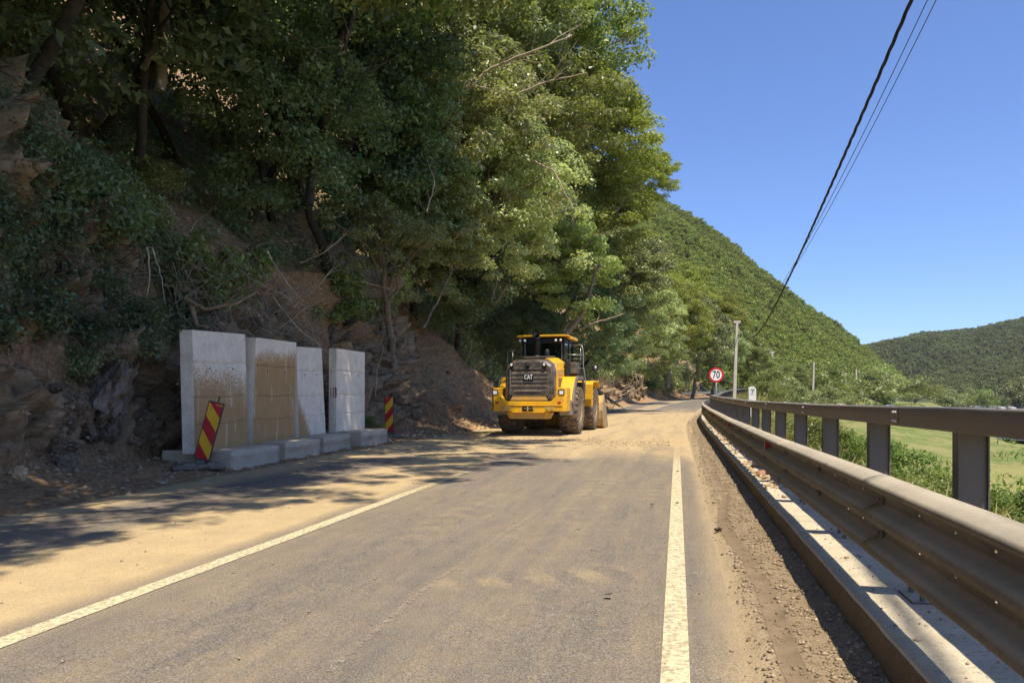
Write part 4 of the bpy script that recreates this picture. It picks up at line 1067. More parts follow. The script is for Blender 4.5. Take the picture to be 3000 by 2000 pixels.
# ------------------------------------------------------------------ concrete retaining wall elements
concrete('panel_concrete', (.80, .69, .53), (.33, .195, .075))
def patch_mesh(A, B, C, D, nu, rows, mudf, seams, out):   # A bottom-near, B bottom-far, C top-far, D top-near
    A, B, C, D = map(np.array, (A, B, C, D)); out = np.array(out)
    V = []; M_ = []
    for r in rows:
        for i in range(nu + 1):
            u = i / nu; p = (A * (1 - u) + B * u) * (1 - r) + (D * (1 - u) + C * u) * r
            gz = 0
            for s_, dep in seams:
                gz -= dep * math.exp(-((r - s_ - .004 * math.sin(u * 9)) / .0035) ** 2)
            gz += .006 * (float(fbm(np.array(p[1] * 3), np.array(p[2] * 3), o=3, s=6)) - .5)
            V.append(p + out * gz); M_.append(mudf(u, r))
    return V, M_, nu + 1, len(rows)
def element(k, fr, back, foot, mudf, label, tilt=0, num=None, foot_h=.35):
    (ua, va, Ya), (ub, vb, Yb), (uc, vc), (ud, vd) = fr
    A, B, C, D = at(ua, va, Ya), at(ub, vb, Yb), at(uc, vc, Yb), at(ud, vd, Ya)
    e = empty('retaining_wall_element', ((A + B) / 2).x * Vector((1, 0, 0)) + Vector((0, (A.y + B.y) / 2, 0)), 0, label, 'concrete wall', 'concrete wall elements along the bank')
    o0 = e.location; nb = Vector((-(B - A).y, (B - A).x, 0)).normalized() * back
    A, B, C, D = [p - o0 for p in (A, B, C, D)]
    for p in (A, B): p.z = foot_h - .02
    out = -nb.normalized()
    seams = [(.225, .020), (.45, .026), (.735, .024)]
    rows = sorted(set([round(i / 34, 4) for i in range(35)] + [s_ + q for s_, _ in seams for q in (-.008, -.004, -.002, 0, .002, .004, .008)]))
    V, F, MU = [], [], []
    def put(Aq, Bq, Cq, Dq, nu, o_, mf, sm):
        v, m, w, h = patch_mesh(Aq, Bq, Cq, Dq, nu, rows, mf, sm, o_); b = len(V); V.extend(v); MU.extend(m); F.extend((grid_faces(h, w) + b).tolist())
    put(A, B, C, D, 34, out, mudf, seams)
    A2, B2, C2, D2 = [p + nb for p in (A, B, C, D)]
    dA = (A - B).normalized()
    put(A2, A, D, D2, 4, dA, lambda u, r: .12 * (1 - r), [(s_, .003) for s_, _ in seams])
    put(B, B2, C2, C, 4, -dA, lambda u, r: .1, [])
    put(B2, A2, D2, C2, 6, -out, lambda u, r: .1, [])
    b = len(V); V += [D, C, C2, D2]; MU += [0, 0, 0, 0]; F.append([b, b + 1, b + 2, b + 3])
    obj('wall_panel', npmesh('wall_panel', V, F, MATS['panel_concrete'], False, {'mud': MU}), e)
    for q in (.28, .72):     # lifting holes with a short dark stub
        p = A.lerp(B, q).lerp(D.lerp(C, q), .69); w = MB(); w.tube([p - out * .01, p + out * .012], [.020, .016], 8); w.build('anchor_socket', MATS['mark_black'], e)
    (uf, vf, Yf), (ug, Yg), dep = foot
    p, q = at(uf, vf, Yf) - o0, at(ug, 1200, Yg) - o0; m = MB()
    p.z = q.z = 0; dd = (q - p).normalized(); bk = Vector((-dd.y, dd.x, 0)) * dep
    nseg = 12; lo = []; prof = [(0, -.12), (.0, .05), (.004, .20), (-.004, .21), (0, foot_h - .03), (.025, foot_h), (.4, foot_h + .012), (dep, foot_h + .02), (dep, -.12)]
    VV = []
    for i in range(nseg + 1):
        t = i / nseg
        for (b_, z) in prof:
            j = Vector([rng.uniform(-1, 1) for _ in 'xyz']) * .006
            VV.append(p.lerp(q, t) + bk * (b_ / dep) + Vector((0, 0, z)) + j)
    mm = npmesh('footing', np.array([list(v) for v in VV]), grid_faces(nseg + 1, len(prof)), MATS['concrete'])
    import bmesh
    bm = bmesh.new(); bm.from_mesh(mm); bm.verts.ensure_lookup_table(); n = len(prof)
    bm.faces.new([bm.verts[i] for i in range(n)]); bm.faces.new([bm.verts[nseg * n + i] for i in range(n)][::-1]); bmesh.ops.recalc_face_normals(bm, faces=bm.faces); bm.to_mesh(mm); bm.free()
    obj('footing', mm, e)
    if num:
        tm = text_mesh(num, .40, .002, MATS['paint_maroon'], 'painted_number', .008); t = obj('painted_number', tm, e)
        c = A.lerp(A2, .40) + (D - A) * .47; x = (A - A2).normalized(); z = Vector((0, 0, 1)); y_ = dA
        t.matrix_local = Matrix.Translation(c + dA * .004) @ Matrix((x, z, dA)).transposed().to_4x4() @ Matrix.Diagonal((.36, 1, 1, 1))
simple('paint_maroon', (.20, .035, .06), .8, 0, .3, 20, .1, 60)
noisy = lambda u, r, s: .16 * (float(fbm(np.array(u * 3.0), np.array(r * 3.0), o=3, s=s)) - .5)
element(1, [(572, 1323, 14.1), (727, 1296, 16.3), (718, 979), (563, 966)], .25, ((676, 0, 14.3), (819, 16.3), 1.42),
        lambda u, r: float(np.interp(r + noisy(u, r, 11) + .12 * u, [0, .35, .6, .78, .9], [.85, .80, .60, .36, .05])), 'largest and nearest concrete wall element, mud splashed over its lower half', foot_h=.345)
element(2, [(739, 1296, 16.5), (861, 1281, 18.5), (868, 1003), (750, 988)], .25, ((836, 0, 16.65), (938, 18.5), 1.35),
        lambda u, r: float(np.interp(r + noisy(u, r, 12) * .6 - .04 * u, [0, .66, .84, .95], [.95, .9, .50, .08])), 'second concrete wall element, brown with dried mud up to two thirds', foot_h=.36)
element(3, [(876, 1283, 18.7), (954, 1271, 20.6), (942, 1020), (868, 1015)], .22, ((948, 0, 18.75), (1027, 20.5), 1.3),
        lambda u, r: float(np.interp(r + u * 1.15 + noisy(u, r, 13) * .7, [0, .35, .62, .8], [.9, .7, .25, 0])), 'third concrete wall element, pale with a brown splash along its near edge', foot_h=.37)
element(4, [(985, 1267, 21.0), (1068, 1262, 22.8), (1069, 1032), (986, 1020)], .23, ((1057, 0, 20.9), (1135, 22.8), 1.5),
        lambda u, r: float(np.interp(r + noisy(u, r, 14), [0, .1, .2], [.18, .05, 0])), 'farthest concrete wall element, clean pale face and 118 painted on its end', num='118', foot_h=.39)

# ------------------------------------------------------------------ striped hazard panels
simple('sign_red', (.42, .012, .018), .4, 0, .08, 8, .03, 60)
simple('sign_yellow', (.72, .40, .012), .4, 0, .08, 8, .03, 60)
simple('frame_dark', (.075, .062, .055), .7, 0, .3, 10, .2, 60)
simple('rubber_grey', (.17, .145, .12), .9, 0, .3, 7, .5, 40, dirt=(.24, .17, .10))
simple('sign_orange', (.80, .33, .05), .5, 0, .05, 8, .02, 60)
def hazard(loc, rz, tilt, flip, label, w=.125, H=1.02, z0=.19):
    e = empty('hazard_panel', loc, rz, label, 'hazard panel', 'striped hazard panels beside the road')
    T = Matrix.Rotation(tilt, 4, 'Y'); s = -1 if flip else 1
    def put(mb, name, mat, bev=0, par=e):
        o = mb.build(name, MATS[mat], par, bevel=bev); o.matrix_local = T if par is e else Matrix.Identity(4); return o
    m = MB(); m.prism([(-w - .018, z0), (-.06, .05), (.06, .05), (w + .018, z0), (w + .018, z0 + H + .018), (-w - .018, z0 + H + .018)], 'y', -.03, .03)
    fr = put(m, 'frame', 'frame_dark', .006)
    ye = [(0, .245, .25, .50), (.49, .735, .755, 1.0)]
    re = [(0, 0, 0, .25), (.245, .49, .50, .755), (.735, 1.0, 1.0, 1.0)]
    for lst, mat in ((ye, 'sign_yellow'), (re, 'sign_red')):
        for a, b, c, d in lst:
            m = MB(); q = [(-s * w, z0 + H * (1 - a)), (-s * w, z0 + H * (1 - b)), (s * w, z0 + H * (1 - d)), (s * w, z0 + H * (1 - c))]
            if c == d: q = q[:3]
            if a == b and c == 0: q = [q[0], q[2], q[3]]
            m.prism(q, 'y', -.0335, -.031); o = m.build('stripe', MATS[mat], fr)
    tm = text_mesh('USFaBI', .045, .0006, MATS['sign_orange'], 'maker_label', .001); t = obj('maker_label', tm, fr)
    t.matrix_local = Matrix.Translation((s * (w - .062), -.035, z0 + H - .035)) @ Matrix.Rotation(R(90), 4, 'X')
    m = MB(); m.box(-.012, .012, -.010, .010, z0 + H + .02, z0 + H + .13); m2 = put(m, 'post', 'frame_dark'); m2.location = T @ Vector((.02 * s, 0, 0))
    m = MB(); m.prism([(-.46, 0), (-.46, .05), (-.26, .11), (-.12, .12), (-.06, .085), (.10, .085), (.16, .12), (.24, .12), (.44, .05), (.44, 0), (.16, 0), (.15, .035), (.05, .035), (.04, 0)], 'y', -.20, .20)
    m.box(-.07, .07, -.07, .07, .08, .15)
    b = m.build('rubber_base', MATS['rubber_grey'], e, bevel=.012); b.rotation_euler = (0, 0, R(20))
    return e
p1 = at(597, 1375, 14.0); hazard((p1.x - .04, 13.9, .075), R(6), R(14.5), False, 'near red and yellow striped panel leaning right on a rubber foot', H=1.06)
p2 = at(1142, 1290, 24.3); hazard((p2.x, 24.3, .05), R(-4), R(-1), True, 'upright red and yellow striped panel past the last concrete element', w=.125, H=1.12)

# ------------------------------------------------------------------ rocks and debris
def rock_mesh(name, seed, sx, sy, sz, mat, n=2, sharp=.5, cell=1.3):
    import bmesh
    bm = bmesh.new(); bmesh.ops.create_icosphere(bm, subdivisions=n, radius=1)
    V = np.array([v.co[:] for v in bm.verts])
    f = facets(V[:, 0] * cell + seed * 3.1, V[:, 1] * cell, V[:, 2] * cell, s=seed) - .5
    f2 = facets(V[:, 0] * cell * 3 + seed, V[:, 1] * cell * 3, V[:, 2] * cell * 3, s=seed + 1) - .5
    k = 1 + sharp * f + sharp * .22 * f2 * (n > 2)
    for v, q in zip(bm.verts, k): v.co = Vector((v.co.x * sx, v.co.y * sy, v.co.z * sz)) * float(q)
    me = bpy.data.meshes.new(name); bm.to_mesh(me); bm.free(); me.materials.append(MATS[mat]); return me
for u, v, Y, s, rot, lab, mat in [
    (290, 1190, 13.4, (.52, .6, .92), (.1, .45, .3), 'big grey boulder with a leaning flank left of the concrete elements', 'stone_grey'),
    (95, 1290, 12.2, (.75, .5, .36), (0, -.75, .2), 'long grey slab of rock lying slanted at the far left', 'stone_grey'),
    (210, 1240, 13.0, (.45, .5, .42), (.4, .2, .9), 'brown rock wedged between the boulder and the slanted slab', 'stone_grey'),
    (-20, 880, 11.2, (.30, .5, 1.5), (.1, -.05, .2), 'pale rock column at the left edge of the photo', 'cliff_rock'),
    (60, 1385, 10.4, (.12, .10, .12), (.2, .3, .1), 'small tan block standing on the dirt at the far left', 'stone_tan'),
    (150, 1450, 9.9, (.10, .08, .035), (0, 0, .3), 'flat grey stone lying on the dirt at the lower left', 'stone_grey'),
    (1850, 1125, 86, (1.6, 2.4, 2.2), (0, 0, .3), 'grey rock face at the road bend under the trees', 'cliff_rock'),
]:
    o = obj('boulder', cut_rock('boulder', int(u) % 91 + 3, s, mat, 6 if max(s) > 1.4 else (5 if max(s) > .4 else 3), 18, .55, .85, .06, .34)); o.location = at(u, v, Y); o.rotation_euler = rot; tag(o, lab, 'rock')
small = [rock_mesh('stone', 200 + k, 1, .75, .42, ('stone_tan', 'stone_rust', 'stone_grey')[k % 3], 2, .7, 1.5) for k in range(6)]
def stone(u, v, wpx, zz_, k, lab, hs=1.0, Y=None, rz=None, name='stone', grp=None):
    Y = 2200 * (EYE - zz_) / (v - 1154) if Y is None else Y; r = wpx * Y / 2200 / 2
    o = obj(name, small[k % 6]); o.location = ((u - 1500) * Y / 2200, Y, zz_ + r * .28 * hs); o.scale = (r, r, r * hs); o.rotation_euler = (rng.uniform(-.15, .15), rng.uniform(-.15, .15), rng.uniform(-.5, .5) if rz is None else rz); tag(o, lab, 'stone', grp); return o
KG = 'stones lying on the kerb under the rail'
for u, v, w, k, hs, lab in [
    (2232, 1392, 50, 1, .8, 'long dark red flat stone, nearest of the big ones on the kerb'), (2252, 1404, 48, 0, .7, 'flat tan slab of stone on the kerb in front of the dark red one'),
    (2266, 1414, 24, 3, .9, 'small tan stone at the foot of the flat slab on the kerb'), (2276, 1428, 30, 0, .5, 'thin tan flake lying alone nearer on the kerb'),
    (2204, 1357, 38, 0, .5, 'flat yellowish stone on the kerb beyond the dark red one'), (2213, 1368, 26, 4, .9, 'brown block on the kerb beside the flat yellowish stone'),
    (2168, 1322, 26, 1, .7, 'rust coloured stone alone on a clear stretch of kerb'), (2187, 1338, 12, 4, 1.0, 'little round rusty stone on the kerb'),
    (2131, 1290, 28, 0, 1.4, 'high tan rubble lump on the far kerb'), (2143, 1297, 24, 3, 1.3, 'broken tan stone next to the high rubble lump'),
    (2114, 1274, 22, 1, .8, 'reddish stone among the far rubble on the kerb'), (2105, 1262, 20, 0, .8, 'tan stone in the middle of the far kerb rubble'),
    (2096, 1249, 18, 4, .8, 'brown stone near the far end of the kerb rubble'), (2087, 1240, 16, 0, .8, 'smallest tan stone at the far end of the kerb rubble'), (2480, 1634, 14, 4, 1.0, 'small rusty stone alone on the nearest lit stretch of kerb')]:
    stone(u, v, w, .28 + float(sag(2200 * 1.17 / (v - 1154))) * .6, k, lab, hs, grp=KG)
RG = 'loose stones on the shoulder and road'
for u, v, w, k, hs, lab in [
    (2104, 1553, 20, 5, 1.3, 'pale round stone beside the muddy wheel rut'), (2155, 1472, 16, 0, .9, 'tan stone on the rut between road and kerb'), (2160, 1482, 14, 3, .9, 'smaller tan stone next to the one on the rut'),
    (2268, 1648, 20, 0, 1.4, 'upright tan chip on the shoulder near the kerb'), (1910, 1478, 10, 2, 1.0, 'small dark stone in the right lane'), (1984, 1473, 9, 5, 1.0, 'dark pebble on the edge line'),
    (2310, 1664, 22, 1, .4, 'thin dark flake of stone close to the kerb foot'), (2345, 1722, 20, 0, .35, 'orange flake of stone at the kerb foot'), (2126, 1446, 16, 0, .5, 'flat tan stone at the far part of the shoulder'),
    (1782, 1740, 22, 5, .3, 'grey flattened crumbs of asphalt in the lane'), (1985, 1380, 8, 2, 1.0, 'dark crumb beside the far edge line')]:
    stone(u, v, w, .02, k, lab, hs, grp=RG)
LG = 'stones on the dirt verge at the left'
for u, v, w, k, hs, lab in [(195, 1365, 20, 5, .8, 'grey stone below the big boulder'), (210, 1400, 24, 2, .6, 'flat grey stone on the dirt below the boulder'), (255, 1385, 18, 0, .8, 'tan chip right of the flat grey stone'), (125, 1400, 20, 5, .8, 'grey chip right of the small tan block'), (845, 1355, 16, 0, .6, 'pale chip at the foot of the second footing'), (1315, 1255, 14, 0, .8, 'pale stone at the toe of the earth slide'), (640, 1395, 10, 0, .8, 'pale pebble beside the rubber foot')]:
    stone(u, v, w, .10 if u < 300 else .03, k, lab, hs, grp=LG)

def gravel(name, pos, rad, mat, label, seed, flat=.6):
    """thousands of crumbs: jittered octahedra in one mesh"""
    g_ = np.random.default_rng(seed); N = len(pos)
    base = np.array([[1, 0, 0], [0, 1, 0], [-1, 0, 0], [0, -1, 0], [0, 0, 1], [0, 0, -1.]])
    V = base[None] * (rad[:, None, None]) * g_.uniform(.55, 1.35, (N, 6, 3)) * (1, 1, flat)
    th = g_.uniform(0, 6.28, N); c, s = np.cos(th), np.sin(th)
    V = np.stack([V[..., 0] * c[:, None] - V[..., 1] * s[:, None], V[..., 0] * s[:, None] + V[..., 1] * c[:, None], V[..., 2]], -1) + pos[:, None, :]
    f = np.array([[0, 1, 4], [1, 2, 4], [2, 3, 4], [3, 0, 4], [1, 0, 5], [2, 1, 5], [3, 2, 5], [0, 3, 5]])
    F = (np.arange(N)[:, None, None] * 6 + f[None]).reshape(-1, 3)
    o = obj(name, npmesh(name, V.reshape(-1, 3), F, MATS[mat])); tag(o, label, 'gravel', kind='stuff')
def on_road(Y, L): x, y = off(Y, L); return x, y
Yg = 2 + 38 * g.random(9000) ** 1.6; Lg = .46 + .58 * g.random(9000) ** .8
keep = np.abs(Lg - rutc(Yg)) > .06; Yg, Lg = Yg[keep], Lg[keep]; x, y = on_road(Yg, Lg)
gravel('shoulder_gravel', np.stack([x, y, shoulder_z(x, y, Lg) + .003], -1), .0035 + .016 * g.random(len(x)) ** 4 * (1 + Yg * .05), 'gravel', 'loose tan gravel on the dirty shoulder between line and kerb', 1)
Yg = 2.5 + 40 * g.random(1500) ** 1.4; Lg = -7.5 + 8 * g.random(1500); x, y = on_road(Yg, Lg)
gravel('road_grit', np.stack([x, y, crown(Lg) + .006], -1), .003 + .010 * g.random(len(x)) ** 3 * (1 + Yg * .06), 'gravel', 'grit and crumbs strewn over the asphalt', 2)
Yg = g.normal(22.5, .9, 1500) ; Lg = g.uniform(-6.5, -.2, 1500); Yg = Yg + .5 * np.sin(Lg * 1.3); x, y = on_road(Yg, Lg)
gravel('spilled_grit', np.stack([x, y, crown(Lg) + .012], -1), .006 + .028 * g.random(1500) ** 3, 'stone_tan', 'line of crumbs spilled across the road in front of the loader', 3)
Yg = 3 + 30 * g.random(1600) ** 1.3; Lg = 1.06 + .75 * g.random(1600); x, y = on_road(Yg, Lg)
gravel('kerb_grit', np.stack([x, y, .284 + sag(Yg) * .6], -1), .003 + .012 * g.random(1600) ** 3, 'gravel', 'small crumbs lying on top of the kerb', 4)
Yg = g.uniform(9, 34, 420); Lg = 1.05 + .45 * g.random(420); x, y = on_road(Yg, Lg)
gravel('kerb_rubble', np.stack([x, y, .290 + sag(Yg) * .6], -1), .010 + .055 * g.random(420) ** 2.2, 'stone_tan', 'tan chips and rubble strewn along the kerb top', 14)
Yg = 2 + 26 * g.random(5000) ** 1.6; Lg = .38 + .62 * g.random(5000) ** .7; x, y = on_road(Yg, Lg)
gravel('dirt_clods', np.stack([x, y, shoulder_z(x, y, Lg) + .004], -1), .004 + .02 * g.random(5000) ** 3, 'shoulder_dirt', 'brown clods of dried mud on the shoulder', 15)
# verge and slide rubble on the left
def verge_pts(n, t0, t1, y0, y1, pw=1.0):
    Yr = g.uniform(y0, y1, n); tr = t0 + (t1 - t0) * g.random(n) ** pw
    i = np.clip(np.searchsorted(Ysc, Yr), 0, len(Ysc) - 1); j = np.clip(np.searchsorted(Tp, tr), 0, len(Tp) - 1)
    p = np.stack([cX[i, j], cY[i, j], cZ[i, j]], -1); return p + g.normal(size=p.shape) * (.06, .06, .0)
gravel('verge_rubble', verge_pts(6000, .0, 1.15, 8.5, 46), .008 + .07 * g.random(6000) ** 4.5, 'gravel', 'broken stones and crumbs littering the dirt verge under the bank', 5)
gravel('slide_rubble', verge_pts(1800, .05, 1.5, 23, 50, 1.5), .015 + .15 * g.random(1800) ** 4, 'stone_tan', 'rubble at the toe of the earth slide', 6)
pp = verge_pts(500, .0, 1.2, 46, 66); gravel('branch_pile_rubble', pp, .05 + .22 * g.random(500) ** 2.5, 'stone_grey', 'dark stones piled beyond the loader bucket', 7)
xb = g.uniform(0, 1, 1500); Yb = 16 + 28 * g.random(1500); Lb_ = 2.1 + 2.6 * g.random(1500); x, y = on_road(Yb, Lb_)
gravel('embankment_rubble', np.stack([x, y, bank_z(x, y, Lb_) + road_z(Yb) + .03], -1), .03 + .16 * g.random(1500) ** 3, 'stone_tan', 'tan rubble on the embankment seen between the railing posts', 8)
for k, (a, b, r, lab) in enumerate([((1790, 1180, 60), (1840, 1165, 60), .12, 'pale broken log beyond the loader bucket'), ((1780, 1165, 62), (1815, 1190, 60), .10, 'dark broken log crossing the pale one'), ((1740, 1150, 61), (1800, 1178, 60), .08, 'thin dark limb in the pile beyond the bucket')]):
    stick('fallen_log', [at(*a), at(*b)], r, r * .6, 'dead_wood' if k == 0 else 'bark', lab, 'log', wob=.05, twigs=5)
stick('dead_branch', [at(2475, 1322, 14), at(2505, 1338, 13.8), at(2545, 1322, 13.5), at(2560, 1318, 13.5)], .05, .02, 'root_wood', 'forked dead branch lying on the embankment behind the railing', 'dead branch', twigs=4)

# ------------------------------------------------------------------ grass on the embankment, dry stalks
def blades(pos, h, mat, name, label, seed, w=.012, cat='grass'):
    g_ = np.random.default_rng(seed); N = len(pos); th = g_.uniform(0, 6.28, N); ln = g_.normal(size=(N, 2)) * .35
    a = np.stack([np.cos(th), np.sin(th), 0 * th], -1) * w
    hh = h[:, None]; bend = np.concatenate([ln, np.ones((N, 1))], 1)
    p0 = pos; p1 = pos + bend * hh * .55; p2 = pos + np.concatenate([ln * 2.0, np.full((N, 1), .95)], 1) * hh
    V = np.stack([p0 - a, p0 + a, p1 + a * .8, p1 - a * .8, p2, p2], 1)[:, :5]
    F = (np.arange(N)[:, None, None] * 5 + np.array([[0, 1, 2, 3]])[None]).reshape(-1, 4)
    V2 = V.reshape(-1, 3); F3 = np.concatenate([F[:, [0, 1, 2]], F[:, [0, 2, 3]], (np.arange(N)[:, None] * 5 + np.array([3, 2, 4]))])
    o = obj(name, npmesh(name, V2, F3, MATS[mat])); tag(o, label, cat, kind='stuff')
Yb = 4 + 56 * g.random(60000) ** 1.7; Lb_ = 2.3 + 9.5 * g.random(60000); keep = (fbm(Yb * .5, Lb_ * .6, o=3, s=300) > .40) & ~((Lb_ < 4.4) & (Yb > 15) & (Yb < 45) & (g.random(60000) < .85))
Yb, Lb_ = Yb[keep], Lb_[keep]; x, y = on_road(Yb, Lb_)
blades(np.stack([x, y, bank_z(x, y, Lb_) + road_z(Yb) - .02], -1), g.uniform(.15, .5, len(x)) * (1 + .01 * Yb), 'grass_dry', 'embankment_grass', 'yellowing tall grass on the embankment below the rail', 11, .014)
Yb = 60 + 60 * g.random(9000); Lb_ = 2.0 + 9 * g.random(9000); x, y = on_road(Yb, Lb_)
blades(np.stack([x, y, bank_z(x, y, Lb_) + road_z(Yb) - .05], -1), g.uniform(.4, 1.0, 9000), 'grass_dry', 'roadside_grass', 'dry grass around the kilometre stone and utility pole', 12, .05)
X_ = g.uniform(10, 110, 26000); Y_ = g.uniform(25, 170, 26000); keep = (lateral(X_, Y_) > 11) & (fbm(X_ * .12, Y_ * .06, o=3, s=310) > .50); X_, Y_ = X_[keep], Y_[keep]
Lm = lateral(X_, Y_); Zm = np.where(Lm < 30, bank_z(X_, Y_, Lm) + road_z(Y_) - .05, -5.05)
blades(np.stack([X_, Y_, Zm], -1), g.uniform(.25, 1.0, len(X_)), 'grass_green', 'meadow_tufts', 'taller tufts standing in the grazed meadow', 13, .09)

# ------------------------------------------------------------------ sign, kilometre stone, poles, cables
simple('sign_white', (.80, .80, .78), .4, 0, .03, 8, .02, 60)
simple('sign_ring', (.58, .012, .025), .4, 0, .05, 8, .02, 60)
simple('galvanised', (.38, .38, .37), .45, .5, .15, 8, .05, 60)
simple('letter_black', (.012, .012, .014), .5, 0, .1, 8, .02, 60)
simple('white_plaster', (.74, .72, .68), .8, 0, .08, 5, .15, 50)
simple('pole_concrete', (.50, .45, .38), .9, 0, .15, 3, .3, 40)
simple('cable_black', (.018, .016, .016), .6, 0, .2, 8, .1, 60)
simple('wire_grey', (.10, .10, .10), .5, .3, .2, 8, .1, 60)
ps = at(2098, 1098, 41); e = empty('speed_sign', (ps.x, 41, .0), R(-8), 'round white 70 speed limit sign with red ring behind the railing', 'road sign')
m = MB(); m.lathe([(-.006, .01), (-.006, .30), (.006, .30), (.006, .01)], 48, 'y', (0, -.03, ps.z)); m.build('sign_face', MATS['sign_white'], e)
def ring(mb, r0, r1, y, z, n=48, d=.006):
    V = []; 
    for k in range(n):
        t = 2 * math.pi * k / n
        for r, yy in ((r0, y), (r1, y), (r1, y - d), (r0, y - d)): V.append((r * math.cos(t), yy, z + r * math.sin(t)))
    F = [(4 * k + j, 4 * k + (j + 1) % 4, 4 * ((k + 1) % n) + (j + 1) % 4, 4 * ((k + 1) % n) + j) for k in range(n) for j in range(4)]
    mb.add(V, F)
m = MB(); ring(m, .30, .40, -.028, ps.z); m.build('red_ring', MATS['sign_ring'], e)
t = obj('digits', text_mesh('70', .50, .002, MATS['letter_black'], 'digits', .006), e); t.matrix_local = Matrix.Translation((0, -.042, ps.z)) @ Matrix.Rotation(R(90), 4, 'X') @ Matrix.Diagonal((.80, 1.12, 1, 1))
m = MB(); m.tube([(0, .0, 0), (0, .0, ps.z + .3)], .03, 10); m.build('sign_post', MATS['galvanised'], e, smooth_=True)
pk = at(2203, 1178, 48); e = empty('kilometre_stone', (pk.x, 48, .35), R(-4), 'white rounded kilometre stone with a black 7 behind the railing', 'milestone')
arch = [(-.235, 0), (.235, 0), (.235, 1.35)] + [(.235 * math.cos(a), 1.35 + .235 * math.sin(a)) for a in np.linspace(.15, math.pi - .15, 11)] + [(-.235, 1.35)]
m = MB(); m.prism(arch, 'y', -.12, .12); m.build('stone_body', MATS['white_plaster'], e, bevel=.02)
m = MB(); m.box(-.31, .31, -.18, .18, -.4, .62); m.build('plinth', MATS['white_plaster'], e, bevel=.02)
t = obj('digit', text_mesh('7', .40, .002, MATS['letter_black'], 'digit', .008), e); t.matrix_local = Matrix.Translation((0, -.124, 1.22)) @ Matrix.Rotation(R(90), 4, 'X') @ Matrix.Diagonal((.9, 1, 1, 1))
a2 = [(-.13, 1.04), (.13, 1.04), (.13, 1.33)] + [(.13 * math.cos(a), 1.35 + .11 * math.sin(a)) for a in np.linspace(.3, math.pi - .3, 7)] + [(-.13, 1.33)]
m = MB()
for i in range(len(a2)):
    p, q = a2[i], a2[(i + 1) % len(a2)]; m.tube([(p[0], -.122, p[1]), (q[0], -.122, q[1])], .006, 4)
m.build('outline', MATS['letter_black'], e)
def pole(u, vtop, Y, label, ubase=None, w=.15, arm=True, zb=-.6, r=None):
    top = at(u, vtop, Y); ub = (ubase or u); bx = (ub - 1500) * Y / 2200
    e = empty('utility_pole', (bx, Y, zb), 0, label, 'utility pole', 'concrete poles along the road')
    m = MB(); dx = top.x - bx; H = top.z - zb
    m.add([(x, y, 0) for x, y in ((-w, -w * .8), (w, -w * .8), (w, w * .8), (-w, w * .8))] + [(dx + x * .62, y * .62, H) for x, y in ((-w, -w), (w, -w), (w, w), (-w, w))],
          [(3, 2, 1, 0), (4, 5, 6, 7)] + [(i, (i + 1) % 4, 4 + (i + 1) % 4, 4 + i) for i in range(4)])
    m.build('shaft', MATS['pole_concrete'], e, bevel=.02)
    if arm:
        m = MB(); m.box(dx - w * 1.9, dx + w * 1.9, -.1, .1, H - .10, H + .12); m.build('cap', MATS['pole_concrete'], e)
        m = MB(); m.tube([(dx + w, -.05, H - .25), (dx + w * 2.2, -.05, H - .25)], .03, 6); m.tube([(dx + w * 2.2, -.05, H - .33), (dx + w * 2.2, -.05, H - .1)], [.05, .07], 8); m.build('bracket', MATS['wire_grey'], e)
    return Vector((bx + dx, Y, zb + H))
PT = pole(2159, 943, 70, 'tallest and nearest concrete utility pole, standing just behind the railing', 2149, .17)
P2 = pole(2262, 1032, 112, 'second concrete utility pole, rising from the green shrubs', 2261, .17, zb=0)
pole(2384, 1060, 152, 'slim utility pole above the dark glossy bush', 2381, .22, False, zb=-.5)
pole(2467, 1073, 186, 'left one of the three thin poles close together', 2467, .27, False)
pole(2478, 1093, 232, 'shortest of the three thin poles close together, with crossarm', 2478, .24, True)
pole(2508, 1081, 190, 'right one of the three thin poles close together', 2508, .27, False)
for u, v, Y, lab in ((2684, 1112, 420, 'left of the two neighbouring distant poles'), (2694, 1114, 400, 'right of the two neighbouring distant poles'), (2721, 1126, 480, 'tiny distant pole in the valley gap'), (2744, 1138, 380, 'farthest right short pole in the valley')):
    pole(u, v, Y, lab, u, .3, False, zb=-4)
m = MB(); pm = at(2523, 1142, 150); m.box(-.3, .3, -.3, .3, 0, 1.3); o = m.build('marker_post', MATS['white_plaster']); o.location = (pm.x, 150, pm.z - 1.1); tag(o, 'tiny white marker post on the yellowish mound', 'marker post')
def cable(name, pts, r, mat, label, twist=0):
    Yk = np.array([p[1] for p in pts]); Zk = np.array([p[2] for p in pts]); Xk = np.array([p[0] for p in pts])
    Ys = np.arange(Yk[0], Yk[-1], .12 if twist else 1.0)
    X = np.interp(Ys, Yk, Xk); c = np.polyfit(Yk, Zk, min(len(pts) - 1, 4)); Z = np.polyval(c, Ys)
    mb = MB()
    if twist:
        for ph in (0, 2.09, 4.19):
            mb.tube([(x + r * .75 * math.cos(y * twist + ph), y, z + r * .75 * math.sin(y * twist + ph)) for x, y, z in zip(X, Ys, Z)], r * .62, 5)
    else: mb.tube(list(zip(X, Ys, Z)), r, 5)
    o = obj(name, mb.mesh(name, MATS[mat], True, False)); tag(o, label, 'cable')
LX = lambda Y: 4.5 + .239 * Y
cable('overhead_cable', [(LX(-6), -6, 14.2), (LX(15.4), 15.4, 9.55), (LX(25), 25, 7.95), (LX(36), 36, 6.72), (LX(54), 54, 5.55), (LX(63), 63, 6.3), (PT.x + .3, 69.9, PT.z - .25)], .034, 'cable_black', 'thick twisted black cable crossing the sky to the nearest pole', 3.1)
LW = lambda Y: 4.7 + .2293 * Y
